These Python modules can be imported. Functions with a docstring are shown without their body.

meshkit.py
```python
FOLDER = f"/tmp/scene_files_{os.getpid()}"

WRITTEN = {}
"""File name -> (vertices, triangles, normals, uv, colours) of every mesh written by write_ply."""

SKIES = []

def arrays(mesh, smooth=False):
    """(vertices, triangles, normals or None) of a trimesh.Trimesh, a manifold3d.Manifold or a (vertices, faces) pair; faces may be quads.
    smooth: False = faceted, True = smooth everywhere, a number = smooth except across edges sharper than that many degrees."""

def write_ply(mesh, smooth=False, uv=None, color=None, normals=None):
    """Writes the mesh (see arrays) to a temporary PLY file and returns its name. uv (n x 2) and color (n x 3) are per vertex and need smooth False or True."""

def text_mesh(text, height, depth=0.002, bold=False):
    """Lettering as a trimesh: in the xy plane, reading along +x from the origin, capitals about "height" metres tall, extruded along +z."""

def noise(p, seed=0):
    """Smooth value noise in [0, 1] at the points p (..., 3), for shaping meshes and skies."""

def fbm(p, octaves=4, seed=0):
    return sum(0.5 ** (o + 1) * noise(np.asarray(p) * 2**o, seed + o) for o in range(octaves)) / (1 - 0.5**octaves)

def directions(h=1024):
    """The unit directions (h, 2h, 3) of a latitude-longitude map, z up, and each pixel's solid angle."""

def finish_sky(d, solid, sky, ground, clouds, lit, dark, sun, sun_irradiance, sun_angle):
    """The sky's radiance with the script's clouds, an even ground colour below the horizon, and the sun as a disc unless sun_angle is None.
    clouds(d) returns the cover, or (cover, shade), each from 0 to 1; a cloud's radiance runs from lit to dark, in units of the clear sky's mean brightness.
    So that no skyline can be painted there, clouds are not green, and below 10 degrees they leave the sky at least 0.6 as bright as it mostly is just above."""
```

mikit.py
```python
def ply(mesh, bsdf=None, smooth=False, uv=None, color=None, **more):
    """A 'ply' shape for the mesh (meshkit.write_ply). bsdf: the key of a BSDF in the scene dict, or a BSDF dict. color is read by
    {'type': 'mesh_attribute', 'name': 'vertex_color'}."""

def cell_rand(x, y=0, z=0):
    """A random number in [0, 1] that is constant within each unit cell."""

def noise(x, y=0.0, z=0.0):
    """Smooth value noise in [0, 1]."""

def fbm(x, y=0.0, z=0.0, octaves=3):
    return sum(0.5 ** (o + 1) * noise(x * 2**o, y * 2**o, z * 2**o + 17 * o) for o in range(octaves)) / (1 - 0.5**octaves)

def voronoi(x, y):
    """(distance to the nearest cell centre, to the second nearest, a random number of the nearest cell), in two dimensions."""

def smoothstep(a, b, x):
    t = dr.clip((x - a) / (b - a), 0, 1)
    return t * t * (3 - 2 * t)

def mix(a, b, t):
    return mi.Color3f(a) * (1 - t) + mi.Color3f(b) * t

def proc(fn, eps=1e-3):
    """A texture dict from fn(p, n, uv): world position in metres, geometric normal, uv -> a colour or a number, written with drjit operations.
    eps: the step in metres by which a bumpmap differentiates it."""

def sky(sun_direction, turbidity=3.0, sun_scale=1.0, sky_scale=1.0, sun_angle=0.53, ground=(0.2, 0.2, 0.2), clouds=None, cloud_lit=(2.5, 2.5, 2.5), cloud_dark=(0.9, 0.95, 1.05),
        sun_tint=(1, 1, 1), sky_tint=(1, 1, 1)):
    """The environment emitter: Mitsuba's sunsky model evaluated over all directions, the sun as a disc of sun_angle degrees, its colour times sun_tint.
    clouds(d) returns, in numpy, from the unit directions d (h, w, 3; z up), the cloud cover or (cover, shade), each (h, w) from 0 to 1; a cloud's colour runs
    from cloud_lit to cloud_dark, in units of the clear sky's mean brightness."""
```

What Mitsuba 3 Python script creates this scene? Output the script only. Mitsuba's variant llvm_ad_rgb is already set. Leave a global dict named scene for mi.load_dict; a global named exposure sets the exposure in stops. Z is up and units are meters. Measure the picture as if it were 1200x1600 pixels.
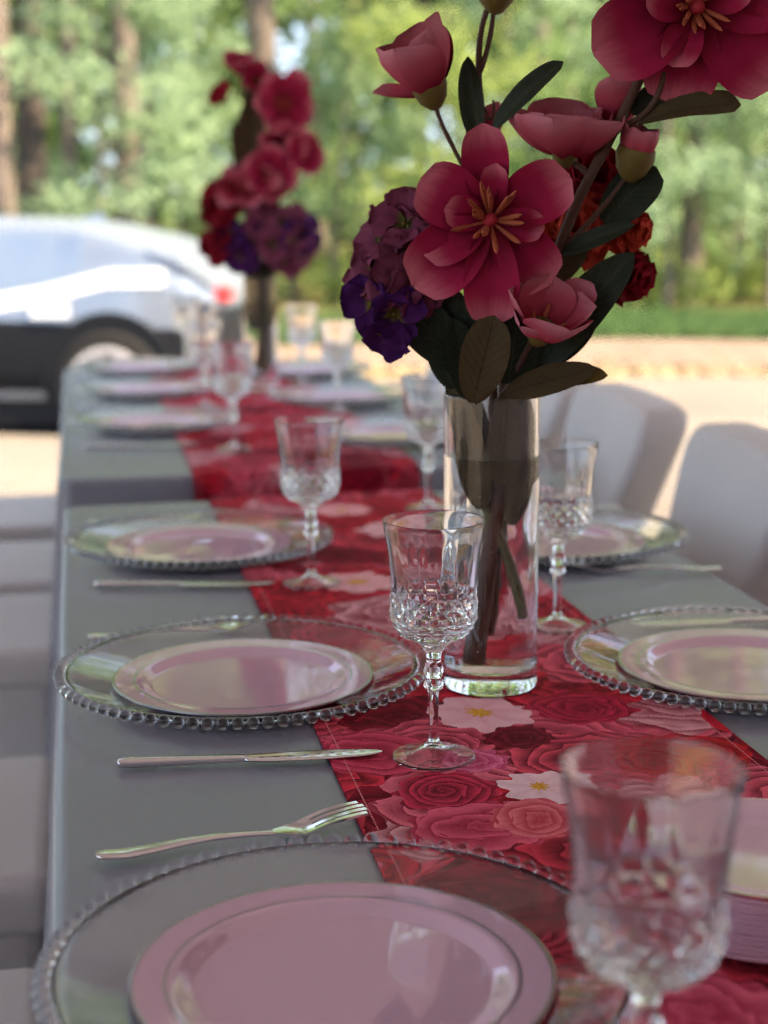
import math, random
import numpy as np, trimesh, mitsuba as mi, drjit as dr
import mikit, meshkit
from shapely.geometry import Polygon
from shapely import affinity
import shapely
import manifold3d as m3
T = mi.ScalarTransform4f
rng = np.random.default_rng(7)
scene, labels = {}, {}
PI = math.pi

# ---------------------------------------------------------------- camera, sky, exposure
YAW, PITCH, ROLL = 0.18918, 0.19155, -0.00614
CAM = np.array([0.0, 0.0, 1.1885])
FW = np.array([math.sin(YAW) * math.cos(PITCH), math.cos(YAW) * math.cos(PITCH), -math.sin(PITCH)])
_r0 = np.array([math.cos(YAW), -math.sin(YAW), 0.0]); _u0 = np.cross(_r0, FW)
UPV = -math.sin(ROLL) * _r0 + math.cos(ROLL) * _u0
scene['camera'] = {'type': 'thinlens', 'fov': 27.383, 'fov_axis': 'x', 'near_clip': 0.05, 'far_clip': 400.0,
    'aperture_radius': 0.0058, 'focus_distance': 1.17,
    'to_world': T().look_at(origin=CAM.tolist(), target=(CAM + FW).tolist(), up=UPV.tolist())}
SUN = [0.52, -0.36, 0.76]
scene['sky'] = mikit.sky(SUN, turbidity=3.0, sun_scale=1.0, sun_tint=(1.0, 0.95, 0.87), clouds=lambda d: 0.38 + 0.25 * (meshkit.fbm(d * np.array([4, 4, 9.0]), 3) - .5), cloud_lit=(1.9, 1.9, 1.9))
exposure = 3.62

# ---------------------------------------------------------------- helpers
def numbered(name):
    if name not in used: used.add(name); return name
    k = 1
    while f'{name}_{k:03d}' in used: k += 1
    used.add(f'{name}_{k:03d}'); return f'{name}_{k:03d}'
used = set()
def thing(name, label, cat, group=None):
    k = numbered(name); labels[k] = {'label': label, 'category': cat}
    if group: labels[k]['group'] = group
    return k
def struct(name, shape, kind='structure'):
    k = numbered(name); scene[k] = shape; labels[k] = {'label': name.replace('_', ' '), 'kind': kind}; return k
def part(parent, name, shape, tw=None):
    k = numbered(parent + '__' + name)
    scene[k] = shape if tw is None else {**shape, 'to_world': tw}
    return k
def put(key, shape, tw=None):
    scene[key] = shape if tw is None else {**shape, 'to_world': tw}
def P(mesh, b, smooth=False, **k): return mikit.ply(mesh, b, smooth, **k)
def tri(v, f): return trimesh.Trimesh(np.asarray(v, float), np.asarray(f), process=False)
def grid_faces(nr, nc, wrap=False):
    i, j = np.meshgrid(np.arange(nr - 1), np.arange(nc if wrap else nc - 1), indexing='ij')
    a = i * nc + j; b = i * nc + (j + 1) % nc; c = (i + 1) * nc + (j + 1) % nc; d = (i + 1) * nc + j
    return np.vstack([np.stack([a, b, c], -1).reshape(-1, 3), np.stack([a, c, d], -1).reshape(-1, 3)])
def outward(m):
    if m.volume < 0: m.invert()
    return m
def lathe(prof, n=96, closed=True):
    """closed: profile from the axis round to the axis (or a closed loop if closed == 'loop')"""
    prof = np.asarray(prof, float)
    th = np.arange(n) * 2 * PI / n
    rings, caps = [], []
    on = prof[:, 0] < 1e-7
    body = prof[~on]
    v = np.stack([body[:, None, 0] * np.cos(th), body[:, None, 0] * np.sin(th), np.repeat(body[:, 1:2], n, 1)], -1).reshape(-1, 3)
    f = [grid_faces(len(body), n, True)]
    if closed == 'loop':
        a = (len(body) - 1) * n + np.arange(n); b = (len(body) - 1) * n + (np.arange(n) + 1) % n
        c = (np.arange(n) + 1) % n; d = np.arange(n)
        f += [np.stack([a, b, c], 1), np.stack([a, c, d], 1)]
    extra = []
    if on[0]:
        i = len(v) + len(extra); extra.append([0, 0, prof[0, 1]])
        f.append(np.stack([np.full(n, i), (np.arange(n) + 1) % n, np.arange(n)], 1))
    if on[-1]:
        i = len(v) + len(extra); extra.append([0, 0, prof[-1, 1]])
        o = (len(body) - 1) * n
        f.append(np.stack([np.full(n, i), o + np.arange(n), o + (np.arange(n) + 1) % n], 1))
    if extra: v = np.vstack([v, extra])
    m = tri(v, np.vstack(f))
    return outward(m) if closed else m
def tube(pts, rad, sides=10, cap=True):
    pts = np.asarray(pts, float); n = len(pts); rad = np.broadcast_to(np.asarray(rad, float), (n,))
    t = np.gradient(pts, axis=0); t /= np.linalg.norm(t, axis=1, keepdims=True) + 1e-12
    up = np.array([0, 0, 1.0]) if abs(t[0, 2]) < .9 else np.array([1.0, 0, 0])
    a = np.cross(t[0], up); a /= np.linalg.norm(a); A = []
    for k in range(n):
        a = a - t[k] * (a @ t[k]); a /= np.linalg.norm(a) + 1e-12; A.append(a)
    A = np.array(A); B = np.cross(t, A); ang = np.arange(sides) * 2 * PI / sides
    v = pts[:, None] + rad[:, None, None] * (np.cos(ang)[None, :, None] * A[:, None] + np.sin(ang)[None, :, None] * B[:, None])
    v = v.reshape(-1, 3); f = [grid_faces(n, sides, True)]
    if cap:
        i = len(v); v = np.vstack([v, pts[0], pts[-1]]); o = (n - 1) * sides; s = np.arange(sides); s1 = (s + 1) % sides
        f += [np.stack([np.full(sides, i), s1, s], 1), np.stack([np.full(sides, i + 1), o + s, o + s1], 1)]
    return outward(tri(v, np.vstack(f)))
def spline(pts, n):
    from scipy.interpolate import CubicSpline
    pts = np.asarray(pts, float); d = np.r_[0, np.cumsum(np.linalg.norm(np.diff(pts, axis=0), axis=1))]
    return CubicSpline(d, pts)(np.linspace(0, d[-1], n))
def box(cx, cy, cz, sx, sy, sz):
    m = trimesh.creation.box([sx, sy, sz]); m.apply_translation([cx, cy, cz]); return m
def rbox(sx, sy, sz, r, seg=16):
    s = m3.Manifold.sphere(r, seg)
    pts = [s.translate([x * (sx / 2 - r), y * (sy / 2 - r), z * (sz / 2 - r)]) for x in (-1, 1) for y in (-1, 1) for z in (-1, 1)]
    return m3.Manifold.batch_hull(pts)
def man(m):
    k = m.to_mesh(); return trimesh.Trimesh(np.array(k.vert_properties[:, :3]), np.array(k.tri_verts), process=False)
def sheet(x0, x1, y0, y1, nx, ny, zf):
    X, Y = np.meshgrid(np.linspace(x0, x1, nx), np.linspace(y0, y1, ny))
    v = np.stack([X, Y, zf(X, Y)], -1).reshape(-1, 3); return tri(v, grid_faces(ny, nx))
# a ground frame that faces the tables' long view: u to the right, w forward
EU = np.array([math.cos(YAW), -math.sin(YAW), 0.0]); EW = np.array([math.sin(YAW), math.cos(YAW), 0.0])
def gz(w): return -0.3 * np.clip((np.asarray(w, float) - 5) / 6.0, 0, 1)
def G(u, w, z=None):
    return u * EU + w * EW + np.array([0, 0, float(gz(w)) if z is None else z])
def oriented(x, y, z, deg): return T().translate([float(x), float(y), float(z)]).rotate([0, 0, 1], deg)

# ---------------------------------------------------------------- materials
def rgb(*c): return {'type': 'rgb', 'value': [float(x) for x in c]}
def two(b): return {'type': 'twosided', 'b': b}
def pr(color, rough=0.5, metal=0.0, spec=0.5, **k):
    c = color if isinstance(color, dict) else rgb(*color)
    return two({'type': 'principled', 'base_color': c, 'roughness': rough, 'metallic': metal, 'specular': spec, **k})
noise, fbm, smoothstep, mix = mikit.noise, mikit.fbm, mikit.smoothstep, mikit.mix

def cloth_h(p, n, uv):
    return 0.0030 * fbm(p.x * 6, p.y * 6, p.z * 6, 4) + 0.00006 * noise(p.x * 800, p.y * 800, p.z * 800) + 0.0009 * (1 - smoothstep(0, .012, dr.abs((p.x - .02) * .75 - (p.y - 1.12) * .6 + .014 * noise(p.x * 9, p.y * 9)))) * smoothstep(.0, .03, p.x - .005) * (1 - smoothstep(.1, .14, p.x))
def cloth_c(p, n, uv):
    w = 0.5 + 0.5 * noise(p.x * 900, p.y * 900, p.z * 900)
    return mix((.168, .180, .210), (.208, .219, .250), w * .6 + .4 * fbm(p.x * 3, p.y * 3, p.z * 3))
scene['satin_cloth'] = {'type': 'twosided', 'b': {'type': 'bumpmap', 't': mikit.proc(cloth_h, 0.002), 'scale': 1.0,
    'b': {'type': 'principled', 'base_color': mikit.proc(cloth_c), 'roughness': 0.30, 'specular': 0.8}}}

# printed flowers on the runner: uv = metres across and along
FLOWERS = [  # across, along, radius, kind (0 rose, 1 open white, 2 peony), light colour, dark colour
    (.145, 1.073, .032, 1, (.86, .60, .60), (.66, .36, .38)), (.146, 1.252, .042, 1, (.86, .50, .52), (.66, .24, .29)),
    (.071, 1.082, .040, 0, (.74, .045, .10), (.10, .002, .010)), (.232, 1.250, .046, 0, (.62, .026, .07), (.14, .003, .014)),
    (.080, 1.008, .046, 2, (.80, .13, .20), (.34, .015, .045)), (.035, 1.173, .048, 2, (.74, .085, .15), (.30, .012, .036)),
    (.125, 1.745, .046, 1, (.84, .46, .46), (.62, .22, .24)), (.229, 2.033, .050, 1, (.84, .50, .50), (.64, .28, .29)),
    (.179, 2.185, .040, 1, (.84, .42, .42), (.64, .2, .22)), (.284, 1.122, .044, 2, (.66, .022, .030), (.20, .003, .008)),
    (.245, 1.105, .038, 0, (.66, .022, .035), (.12, .002, .008)), (.110, 1.140, .030, 2, (.82, .20, .34), (.42, .03, .09)),
    (.125, 1.015, .036, 2, (.84, .22, .25), (.46, .03, .05)), (.135, .73, .05, 2, (.82, .16, .24), (.36, .02, .06)),
    (.06, 1.52, .045, 0, (.66, .035, .08), (.13, .003, .014)), (.19, 1.40, .05, 2, (.70, .045, .075), (.22, .004, .015)),
    (.21, .96, .045, 0, (.64, .026, .06), (.12, .003, .010)), (.27, .90, .05, 2, (.68, .034, .05), (.18, .004, .010)),
    (.16, 1.185, .030, 2, (.26, .012, .03), (.06, .001, .005))]
def runner_c(p, n, uv):
    x0, y0 = uv.x, uv.y
    x = x0 + .016 * (fbm(x0 * 26, y0 * 26, 1, 2) - .5)
    y = y0 + .016 * (fbm(x0 * 26, y0 * 26, 7, 2) - .5)
    S = 11.5
    best, bx, by, bR = mi.Float(-1), mi.Float(0), mi.Float(0), mi.Float(1)
    hue = mi.Float(0); kind = mi.Float(2)
    for layer, sc in ((0, S), (1, S * 1.45)):
        gx, gy = x * sc + 3.3 * layer, y * sc + 7.7 * layer
        for a in (-1, 0, 1):
            for b in (-1, 0, 1):
                cx, cy = dr.floor(gx) + a, dr.floor(gy) + b
                px = cx + mikit.cell_rand(cx, cy, 1 + 9 * layer); py = cy + mikit.cell_rand(cx, cy, 2 + 9 * layer)
                R = .62 + .34 * mikit.cell_rand(cx, cy, 3 + 9 * layer)
                dx, dy = gx - px, gy - py
                an = dr.atan2(dy, dx)
                rr = dr.sqrt(dx * dx + dy * dy) / (R * (1 + .07 * dr.sin(7 * an + 9 * px) + .05 * dr.sin(11 * an + 5 * py)))
                pri = mikit.cell_rand(cx, cy, 4 + 9 * layer) + .5 * (1 - layer)
                take = (rr < 1) & (pri > best)
                best = dr.select(take, pri, best); bx = dr.select(take, dx / R, bx); by = dr.select(take, dy / R, by)
                hue = dr.select(take, mikit.cell_rand(cx, cy, 5 + 9 * layer), hue)
                kind = dr.select(take, dr.select(mikit.cell_rand(cx, cy, 6 + 9 * layer) < .45, 0.0, 2.0), kind)
    light = mix((.74, .022, .046), (.86, .14, .20), smoothstep(.30, .70, hue))
    light = mix(light, mi.Color3f(.82, .42, .44), smoothstep(.80, .90, hue))
    light = mix(light, mi.Color3f(.30, .010, .030), 1 - smoothstep(.12, .16, hue))
    dark = mix((.075, .0012, .006), (.25, .010, .032), smoothstep(.4, .95, hue))
    for (fx, fy, R, k, lc, dc) in FLOWERS:
        dx, dy = (x - fx) / R, (y - fy) / R
        an = dr.atan2(dy, dx)
        edge = 1 + (.10 * dr.sin(7 * an + 50 * fx) if k == 1 else .06 * dr.sin(9 * an + 40 * fy)) + .05 * dr.sin(13 * an)
        take = dx * dx + dy * dy < edge * edge
        best = dr.select(take, 2.0, best); bx = dr.select(take, dx, bx); by = dr.select(take, dy, by)
        kind = dr.select(take, float(k), kind)
        light = dr.select(take, mi.Color3f(lc), light); dark = dr.select(take, mi.Color3f(dc), dark)
    wob = noise(x * 55, y * 55) - .5
    r = dr.sqrt(bx * bx + by * by); an = dr.atan2(by, bx)
    none = best < 0
    # layered petals: each ring of petals is printed lighter towards its outer rim, with a dark gap beneath
    rose = kind < .5
    ring = r * dr.select(rose, 4.4, 3.0)
    lobes = dr.select(rose, 2.5, 4.0)
    q = ring + .34 * dr.abs(dr.sin(an * lobes * .5 + 2.1 * dr.floor(ring + .3) + 40 * hue)) + wob * .9 + dr.select(rose, an / (2 * PI), 0.0)
    fr = q - dr.floor(q)
    tone = (.16 + .84 * dr.power(fr, 1.25)) * (.45 + .55 * smoothstep(0.0, .75, r)) + .34 * (fbm(an * 5 + 9 * hue, r * 7, 3, 2) - .5)
    tone = tone * (.45 + .55 * smoothstep(0, .16, fr)) * (1 - .35 * smoothstep(.93, 1.0, fr))
    ray = .62 + .38 * dr.abs(dr.sin(an * 3.5 + wob)) + .12 * (noise(an * 22, r * 3) - .5)
    tone = dr.select(dr.abs(kind - 1) < .5, ray * (.75 + .25 * smoothstep(.2, .9, r)), tone)
    col = mix(dark, light, dr.clip(tone, 0, 1))
    yel = (dr.abs(kind - 1) < .5) & (r < .24 + .07 * dr.sin(an * 9))
    col = dr.select(yel, mix((.55, .22, .02), (.78, .45, .06), noise(x * 700, y * 700)), col)
    col = dr.select(none, mix((.05, .002, .006), (.24, .006, .016), fbm(x * 60, y * 60)), col)
    # hem stitching
    dE = dr.minimum(x0, .333 - x0)
    st = (dr.abs(dE - .011) < .0006) & (y0 * 260 - dr.floor(y0 * 260) < .7)
    col = dr.select(st, mi.Color3f(.72, .24, .25), col)
    return col * (.84 + .16 * noise(x0 * 1300, y0 * 1300)) * (.88 + .24 * fbm(x0 * 9, y0 * 9, 4))
scene['rose_print'] = pr(mikit.proc(runner_c), 0.65, spec=0.05)

scene['clear_glass'] = {'type': 'dielectric', 'int_ior': 1.5, 'ext_ior': 1.0}
scene['clear_acrylic'] = {'type': 'dielectric', 'int_ior': 1.47, 'ext_ior': 1.0}
scene['bead_acrylic'] = {'type': 'dielectric', 'int_ior': 1.40, 'ext_ior': 1.0}
scene['water_in_glass'] = {'type': 'dielectric', 'int_ior': 1.333, 'ext_ior': 1.5}
scene['air_in_water'] = {'type': 'dielectric', 'int_ior': 1.0, 'ext_ior': 1.333}
scene['water_top'] = {'type': 'dielectric', 'int_ior': 1.333, 'ext_ior': 1.0}
scene['blush_plastic'] = pr((.62, .42, .50), 0.03, metal=0.16, spec=1.0, clearcoat=1.0, clearcoat_gloss=1.0)
scene['silver_foil'] = pr((.50, .49, .49), 0.16, metal=1.0)
scene['polished_silver'] = pr((.86, .85, .83), 0.10, metal=1.0)
def magn_c(p, n, uv):
    t = uv.y
    st = .6 + .25 * noise(uv.x * 14, t * 2, 3) + .15 * noise(uv.x * 46, t * 2.5, 8)
    c = mix((.22, .004, .026), (.42, .016, .072), smoothstep(.15, .66, t + .16 * (st - .5)))
    c = mix(c, mi.Color3f(.78, .23, .28), smoothstep(.72, 1.12, t + .22 * (st - .5) + .06 * dr.abs(uv.x - .5)))
    return c * (.60 + .12 * st)
def pale_c(p, n, uv):
    t = uv.y
    st = .6 + .25 * noise(uv.x * 16, t * 2, 5) + .15 * noise(uv.x * 46, t * 2.5, 9)
    c = mix((.32, .009, .038), (.54, .085, .125), smoothstep(.12, .7, t + .15 * (st - .5)))
    return mix(c, mi.Color3f(.62, .22, .26), smoothstep(.6, 1.0, t)) * (.62 + .12 * st)
scene['magenta_petal'] = pr(mikit.proc(magn_c), 0.75, spec=0.10)
scene['pink_petal'] = pr(mikit.proc(pale_c), 0.75, spec=0.10)
def hyd_c(p, n, uv):
    c = mix((.34, .07, .15), (.36, .09, .17), uv.y)
    c = mix(mi.Color3f(.16, .16, .04), c, smoothstep(.05, .30, uv.y))
    return c * (.38 + .16 * noise(uv.x * 12, uv.y * 3))
def vio_c(p, n, uv):
    c = mix((.14, .022, .16), (.095, .02, .17), uv.y)
    c = mix(mi.Color3f(.34, .26, .04), c, smoothstep(.05, .30, uv.y))
    return c * (.38 + .16 * noise(uv.x * 12, uv.y * 3))
scene['mauve_petal'] = pr(mikit.proc(hyd_c), 0.8, spec=0.1)
scene['violet_petal'] = pr(mikit.proc(vio_c), 0.8, spec=0.1)
scene['coral_petal'] = pr((.46, .055, .030), 0.8, spec=0.1)
scene['crimson_petal'] = pr((.22, .007, .018), 0.8, spec=0.1)
def leaf_col(a, b):
    def fn(p, n, uv):
        vein = 1 - smoothstep(0, .03, dr.abs(uv.x - .5))
        side = dr.abs(dr.sin((uv.y * 9 - dr.abs(uv.x - .5) * 5) * PI))
        c = mix(a, b, .35 * smoothstep(.9, 1.0, side) + .8 * vein + .3 * noise(uv.x * 9, uv.y * 12))
        return c
    return fn
scene['dark_leaf'] = pr(mikit.proc(leaf_col((.014, .024, .012), (.034, .042, .02))), 0.55, spec=0.2)
scene['brown_leaf'] = pr(mikit.proc(leaf_col((.070, .052, .020), (.034, .022, .010))), 0.65, spec=0.2)
scene['brown_stem'] = pr((.085, .045, .028), 0.65, spec=0.3)
scene['green_stem'] = pr((.10, .085, .03), 0.6, spec=0.3)
scene['olive_calyx'] = pr((.125, .095, .02), 0.6, spec=0.3)
scene['orange_stamen'] = pr((.36, .095, .045), 0.6, spec=0.3)
scene['red_core'] = pr((.40, .03, .05), 0.6, spec=0.3)
def spandex_c(p, n, uv): return mix((.55, .51, .48), (.62, .58, .545), fbm(p.x * 5, p.y * 5, p.z * 5)) * (.94 + .06 * noise(p.x * 700, p.y * 700, p.z * 700))
scene['spandex'] = pr(mikit.proc(spandex_c), 0.6, spec=0.35, sheen=0.3)
scene['canopy_fabric'] = {'type': 'principledthin', 'base_color': rgb(.66, .62, .66), 'roughness': 0.8, 'diff_trans': 0.50, 'eta': 1.3}
scene['canopy_frame'] = pr((.55, .55, .55), 0.4, metal=0.6)
def concrete_c(p, n, uv):
    a = fbm(p.x * 1.1, p.y * 1.1, 0, 4); b = noise(p.x * 60, p.y * 60)
    jx = dr.abs(p.x * .4 - dr.floor(p.x * .4) - .5); jy = dr.abs(p.y * .4 - dr.floor(p.y * .4) - .5)
    c = mix((.125, .109, .094), (.180, .160, .138), a * .8 + b * .2)
    return c * (1 - .45 * (1 - smoothstep(.002, .005, dr.minimum(jx, jy))))
scene['concrete'] = pr(mikit.proc(concrete_c), 0.85, spec=0.25)
def soil_c(p, n, uv):
    w = p.x * EW[0] + p.y * EW[1]; u = p.x * EU[0] + p.y * EU[1]
    w = w + 1.1 * (fbm(u * .4, w * .4, 2) - .5)
    lit = voro_leaf(p)
    c = mix((.135, .098, .078), (.195, .15, .12), fbm(p.x * 2.2, p.y * 2.2))
    c = mix(c, mix((.28, .20, .10), (.36, .28, .15), lit), smoothstep(14.7, 14.2, w))
    fl = mix((.15, .12, .05), (.22, .19, .075), fbm(p.x * .9, p.y * .9))
    c = mix(c, fl, smoothstep(20.5, 23.0, w))
    return c * (.7 + .5 * lit)
def voro_leaf(p):
    a, b, c = mikit.voronoi(p.x * 11, p.y * 11)
    return c
scene['soil'] = pr(mikit.proc(soil_c), 0.9, spec=0.2)
for k, (a, b) in {'pale_leaf': ((.35, .48, .30), 1.0), 'mid_leaf': ((.27, .40, .18), 1.1), 'yellow_leaf': ((.36, .45, .16), 1.1), 'deep_leaf': ((.055, .095, .035), .5), 'grass_blade': ((.12, .20, .075), .6)}.items():
    scene[k] = {'type': 'principledthin', 'base_color': rgb(*a), 'roughness': 0.55, 'diff_trans': b, 'eta': 1.4}
scene['dry_leaf'] = two({'type': 'diffuse', 'reflectance': mikit.proc(lambda p, n, uv: mix((.20, .15, .10), (.33, .27, .16), mikit.cell_rand(p.x * 9, p.y * 9)))})
def bark_c(p, n, uv):
    s = fbm(p.x * 7, p.y * 7, p.z * 1.3, 3); g = smoothstep(.35, .6, fbm(p.x * 22, p.y * 22, p.z * 3, 2))
    return mix((.095, .078, .066), (.23, .19, .165), s * .5 + .5 * g)
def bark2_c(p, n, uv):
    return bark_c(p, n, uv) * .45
scene['bark'] = pr(mikit.proc(bark_c), 0.9, spec=0.2)
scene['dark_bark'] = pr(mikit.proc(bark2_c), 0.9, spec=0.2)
scene['sky_pale_paint'] = pr((.22, .265, .335), 0.25, metal=0.35, clearcoat=1.0, clearcoat_gloss=0.95)  # sky reflection on a dark car, put into a pale paint colour
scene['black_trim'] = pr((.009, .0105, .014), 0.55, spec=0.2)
scene['sky_pale_glass'] = pr((.24, .31, .40), 0.08, spec=0.9, metal=0.5)  # pale blue of the reflected sky put into the glass colour
scene['glint_white'] = pr((.90, .91, .92), 0.35, metal=0.3)  # white for the sky glints painted on the car side
scene['alloy'] = pr((.62, .60, .60), 0.4, metal=0.3)
scene['rubber'] = pr((.02, .02, .02), 0.8, spec=0.2)
scene['red_lens'] = pr((.75, .03, .04), 0.15, spec=0.6)

# ================================================================ ground
def gw(X, Y): return gz(X * EW[0] + Y * EW[1])
def strip(u0, u1, w0, w1, nu, nw, lift, fn=None):
    U_, W_ = np.meshgrid(np.linspace(u0, u1, nu), np.linspace(w0, w1, nw))
    if fn is not None: W_ = W_ + fn(U_) * (W_ - w0) / (w1 - w0)
    x = U_ * EU[0] + W_ * EW[0]; y = U_ * EU[1] + W_ * EW[1]
    return tri(np.stack([x, y, gz(W_) + lift], -1).reshape(-1, 3), grid_faces(nw, nu))
struct('ground', P(strip(-90, 90, -40, 140, 3, 181, -0.012), 'soil', True))
struct('driveway', P(strip(-16, 14, -9, 13.7, 61, 120, 0.0, lambda u: .22 * np.sin(u * .8) + .12 * np.sin(u * 2.3 + 1)), 'concrete', True))
# grass verge beyond the dirt strip: blades
def blades(n, u0, u1, w0, w1, h):
    u = rng.uniform(u0, u1, n); w = rng.uniform(w0, w1, n)
    w += .4 * np.sin(u * .7)
    base = u[:, None] * EU + w[:, None] * EW; base[:, 2] = gz(w) - .012
    a = rng.uniform(0, 2 * PI, n); s = .02 + .015 * rng.random(n)
    d = np.stack([np.cos(a) * s, np.sin(a) * s, 0 * a], 1); hh = h * (.5 + rng.random(n))
    tip = base + np.stack([rng.normal(0, .03, n), rng.normal(0, .03, n), hh], 1)
    v = np.stack([base - d, base + d, tip], 1).reshape(-1, 3)
    return tri(v, np.arange(3 * n).reshape(-1, 3))
k = struct('grass_verge', P(blades(60000, -12, 9, 17.6, 22.0, .11), 'grass_blade'), 'stuff')
labels[k] = {'label': 'bright green grass strip between the dirt edge and the woods', 'category': 'grass', 'kind': 'stuff'}

n = 3000; u = rng.uniform(-9, 9, n); w = 13.75 + np.abs(rng.normal(0, .8, n)) - .25 * (rng.random(n) < .3)
c = u[:, None] * EU + w[:, None] * EW; c[:, 2] = gz(w) + .004 + .02 * rng.random(n)
a = rng.normal(size=(n, 3)) * [1, 1, .35]; a /= np.linalg.norm(a, axis=1, keepdims=True); b = np.cross(a, rng.normal(0, .3, (n, 3)) + [0, 0, 1]); sz = rng.uniform(.03, .07, n)[:, None]
k = struct('leaf_litter', P(tri(np.stack([c - a * sz, c - b * sz * .5, c + a * sz, c + b * sz * .5], 1).reshape(-1, 3), np.vstack([np.arange(n)[:, None] * 4 + [0, 1, 2], np.arange(n)[:, None] * 4 + [0, 2, 3]])), 'dry_leaf'), 'stuff')
labels[k] = {'label': 'dry fallen leaves along the far edge of the driveway', 'category': 'leaves', 'kind': 'stuff'}

# ================================================================ woods
def leaf_cloud(centres, radii, per, size, squash=.75):
    V = []
    for c, r in zip(centres, radii):
        n = per
        d = rng.normal(size=(n, 3)); d /= np.linalg.norm(d, axis=1, keepdims=True)
        p = c + d * (r * rng.random(n) ** .45)[:, None] * np.array([1, 1, squash])
        nrm = rng.normal(size=(n, 3)) * .7 + np.array([0, 0, .9]); nrm /= np.linalg.norm(nrm, axis=1, keepdims=True)
        a = np.cross(nrm, rng.normal(size=(n, 3))); a /= np.linalg.norm(a, axis=1, keepdims=True); b = np.cross(nrm, a)
        s = size * (.6 + .8 * rng.random(n))[:, None]
        V.append(np.stack([p - a * s, p - b * s * .5, p + a * s, p + b * s * .5], 1))
    V = np.concatenate(V).reshape(-1, 3); n = len(V) // 4; o = np.arange(n)[:, None] * 4
    return tri(V, np.vstack([o + [0, 1, 2], o + [0, 2, 3]]))
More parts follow.
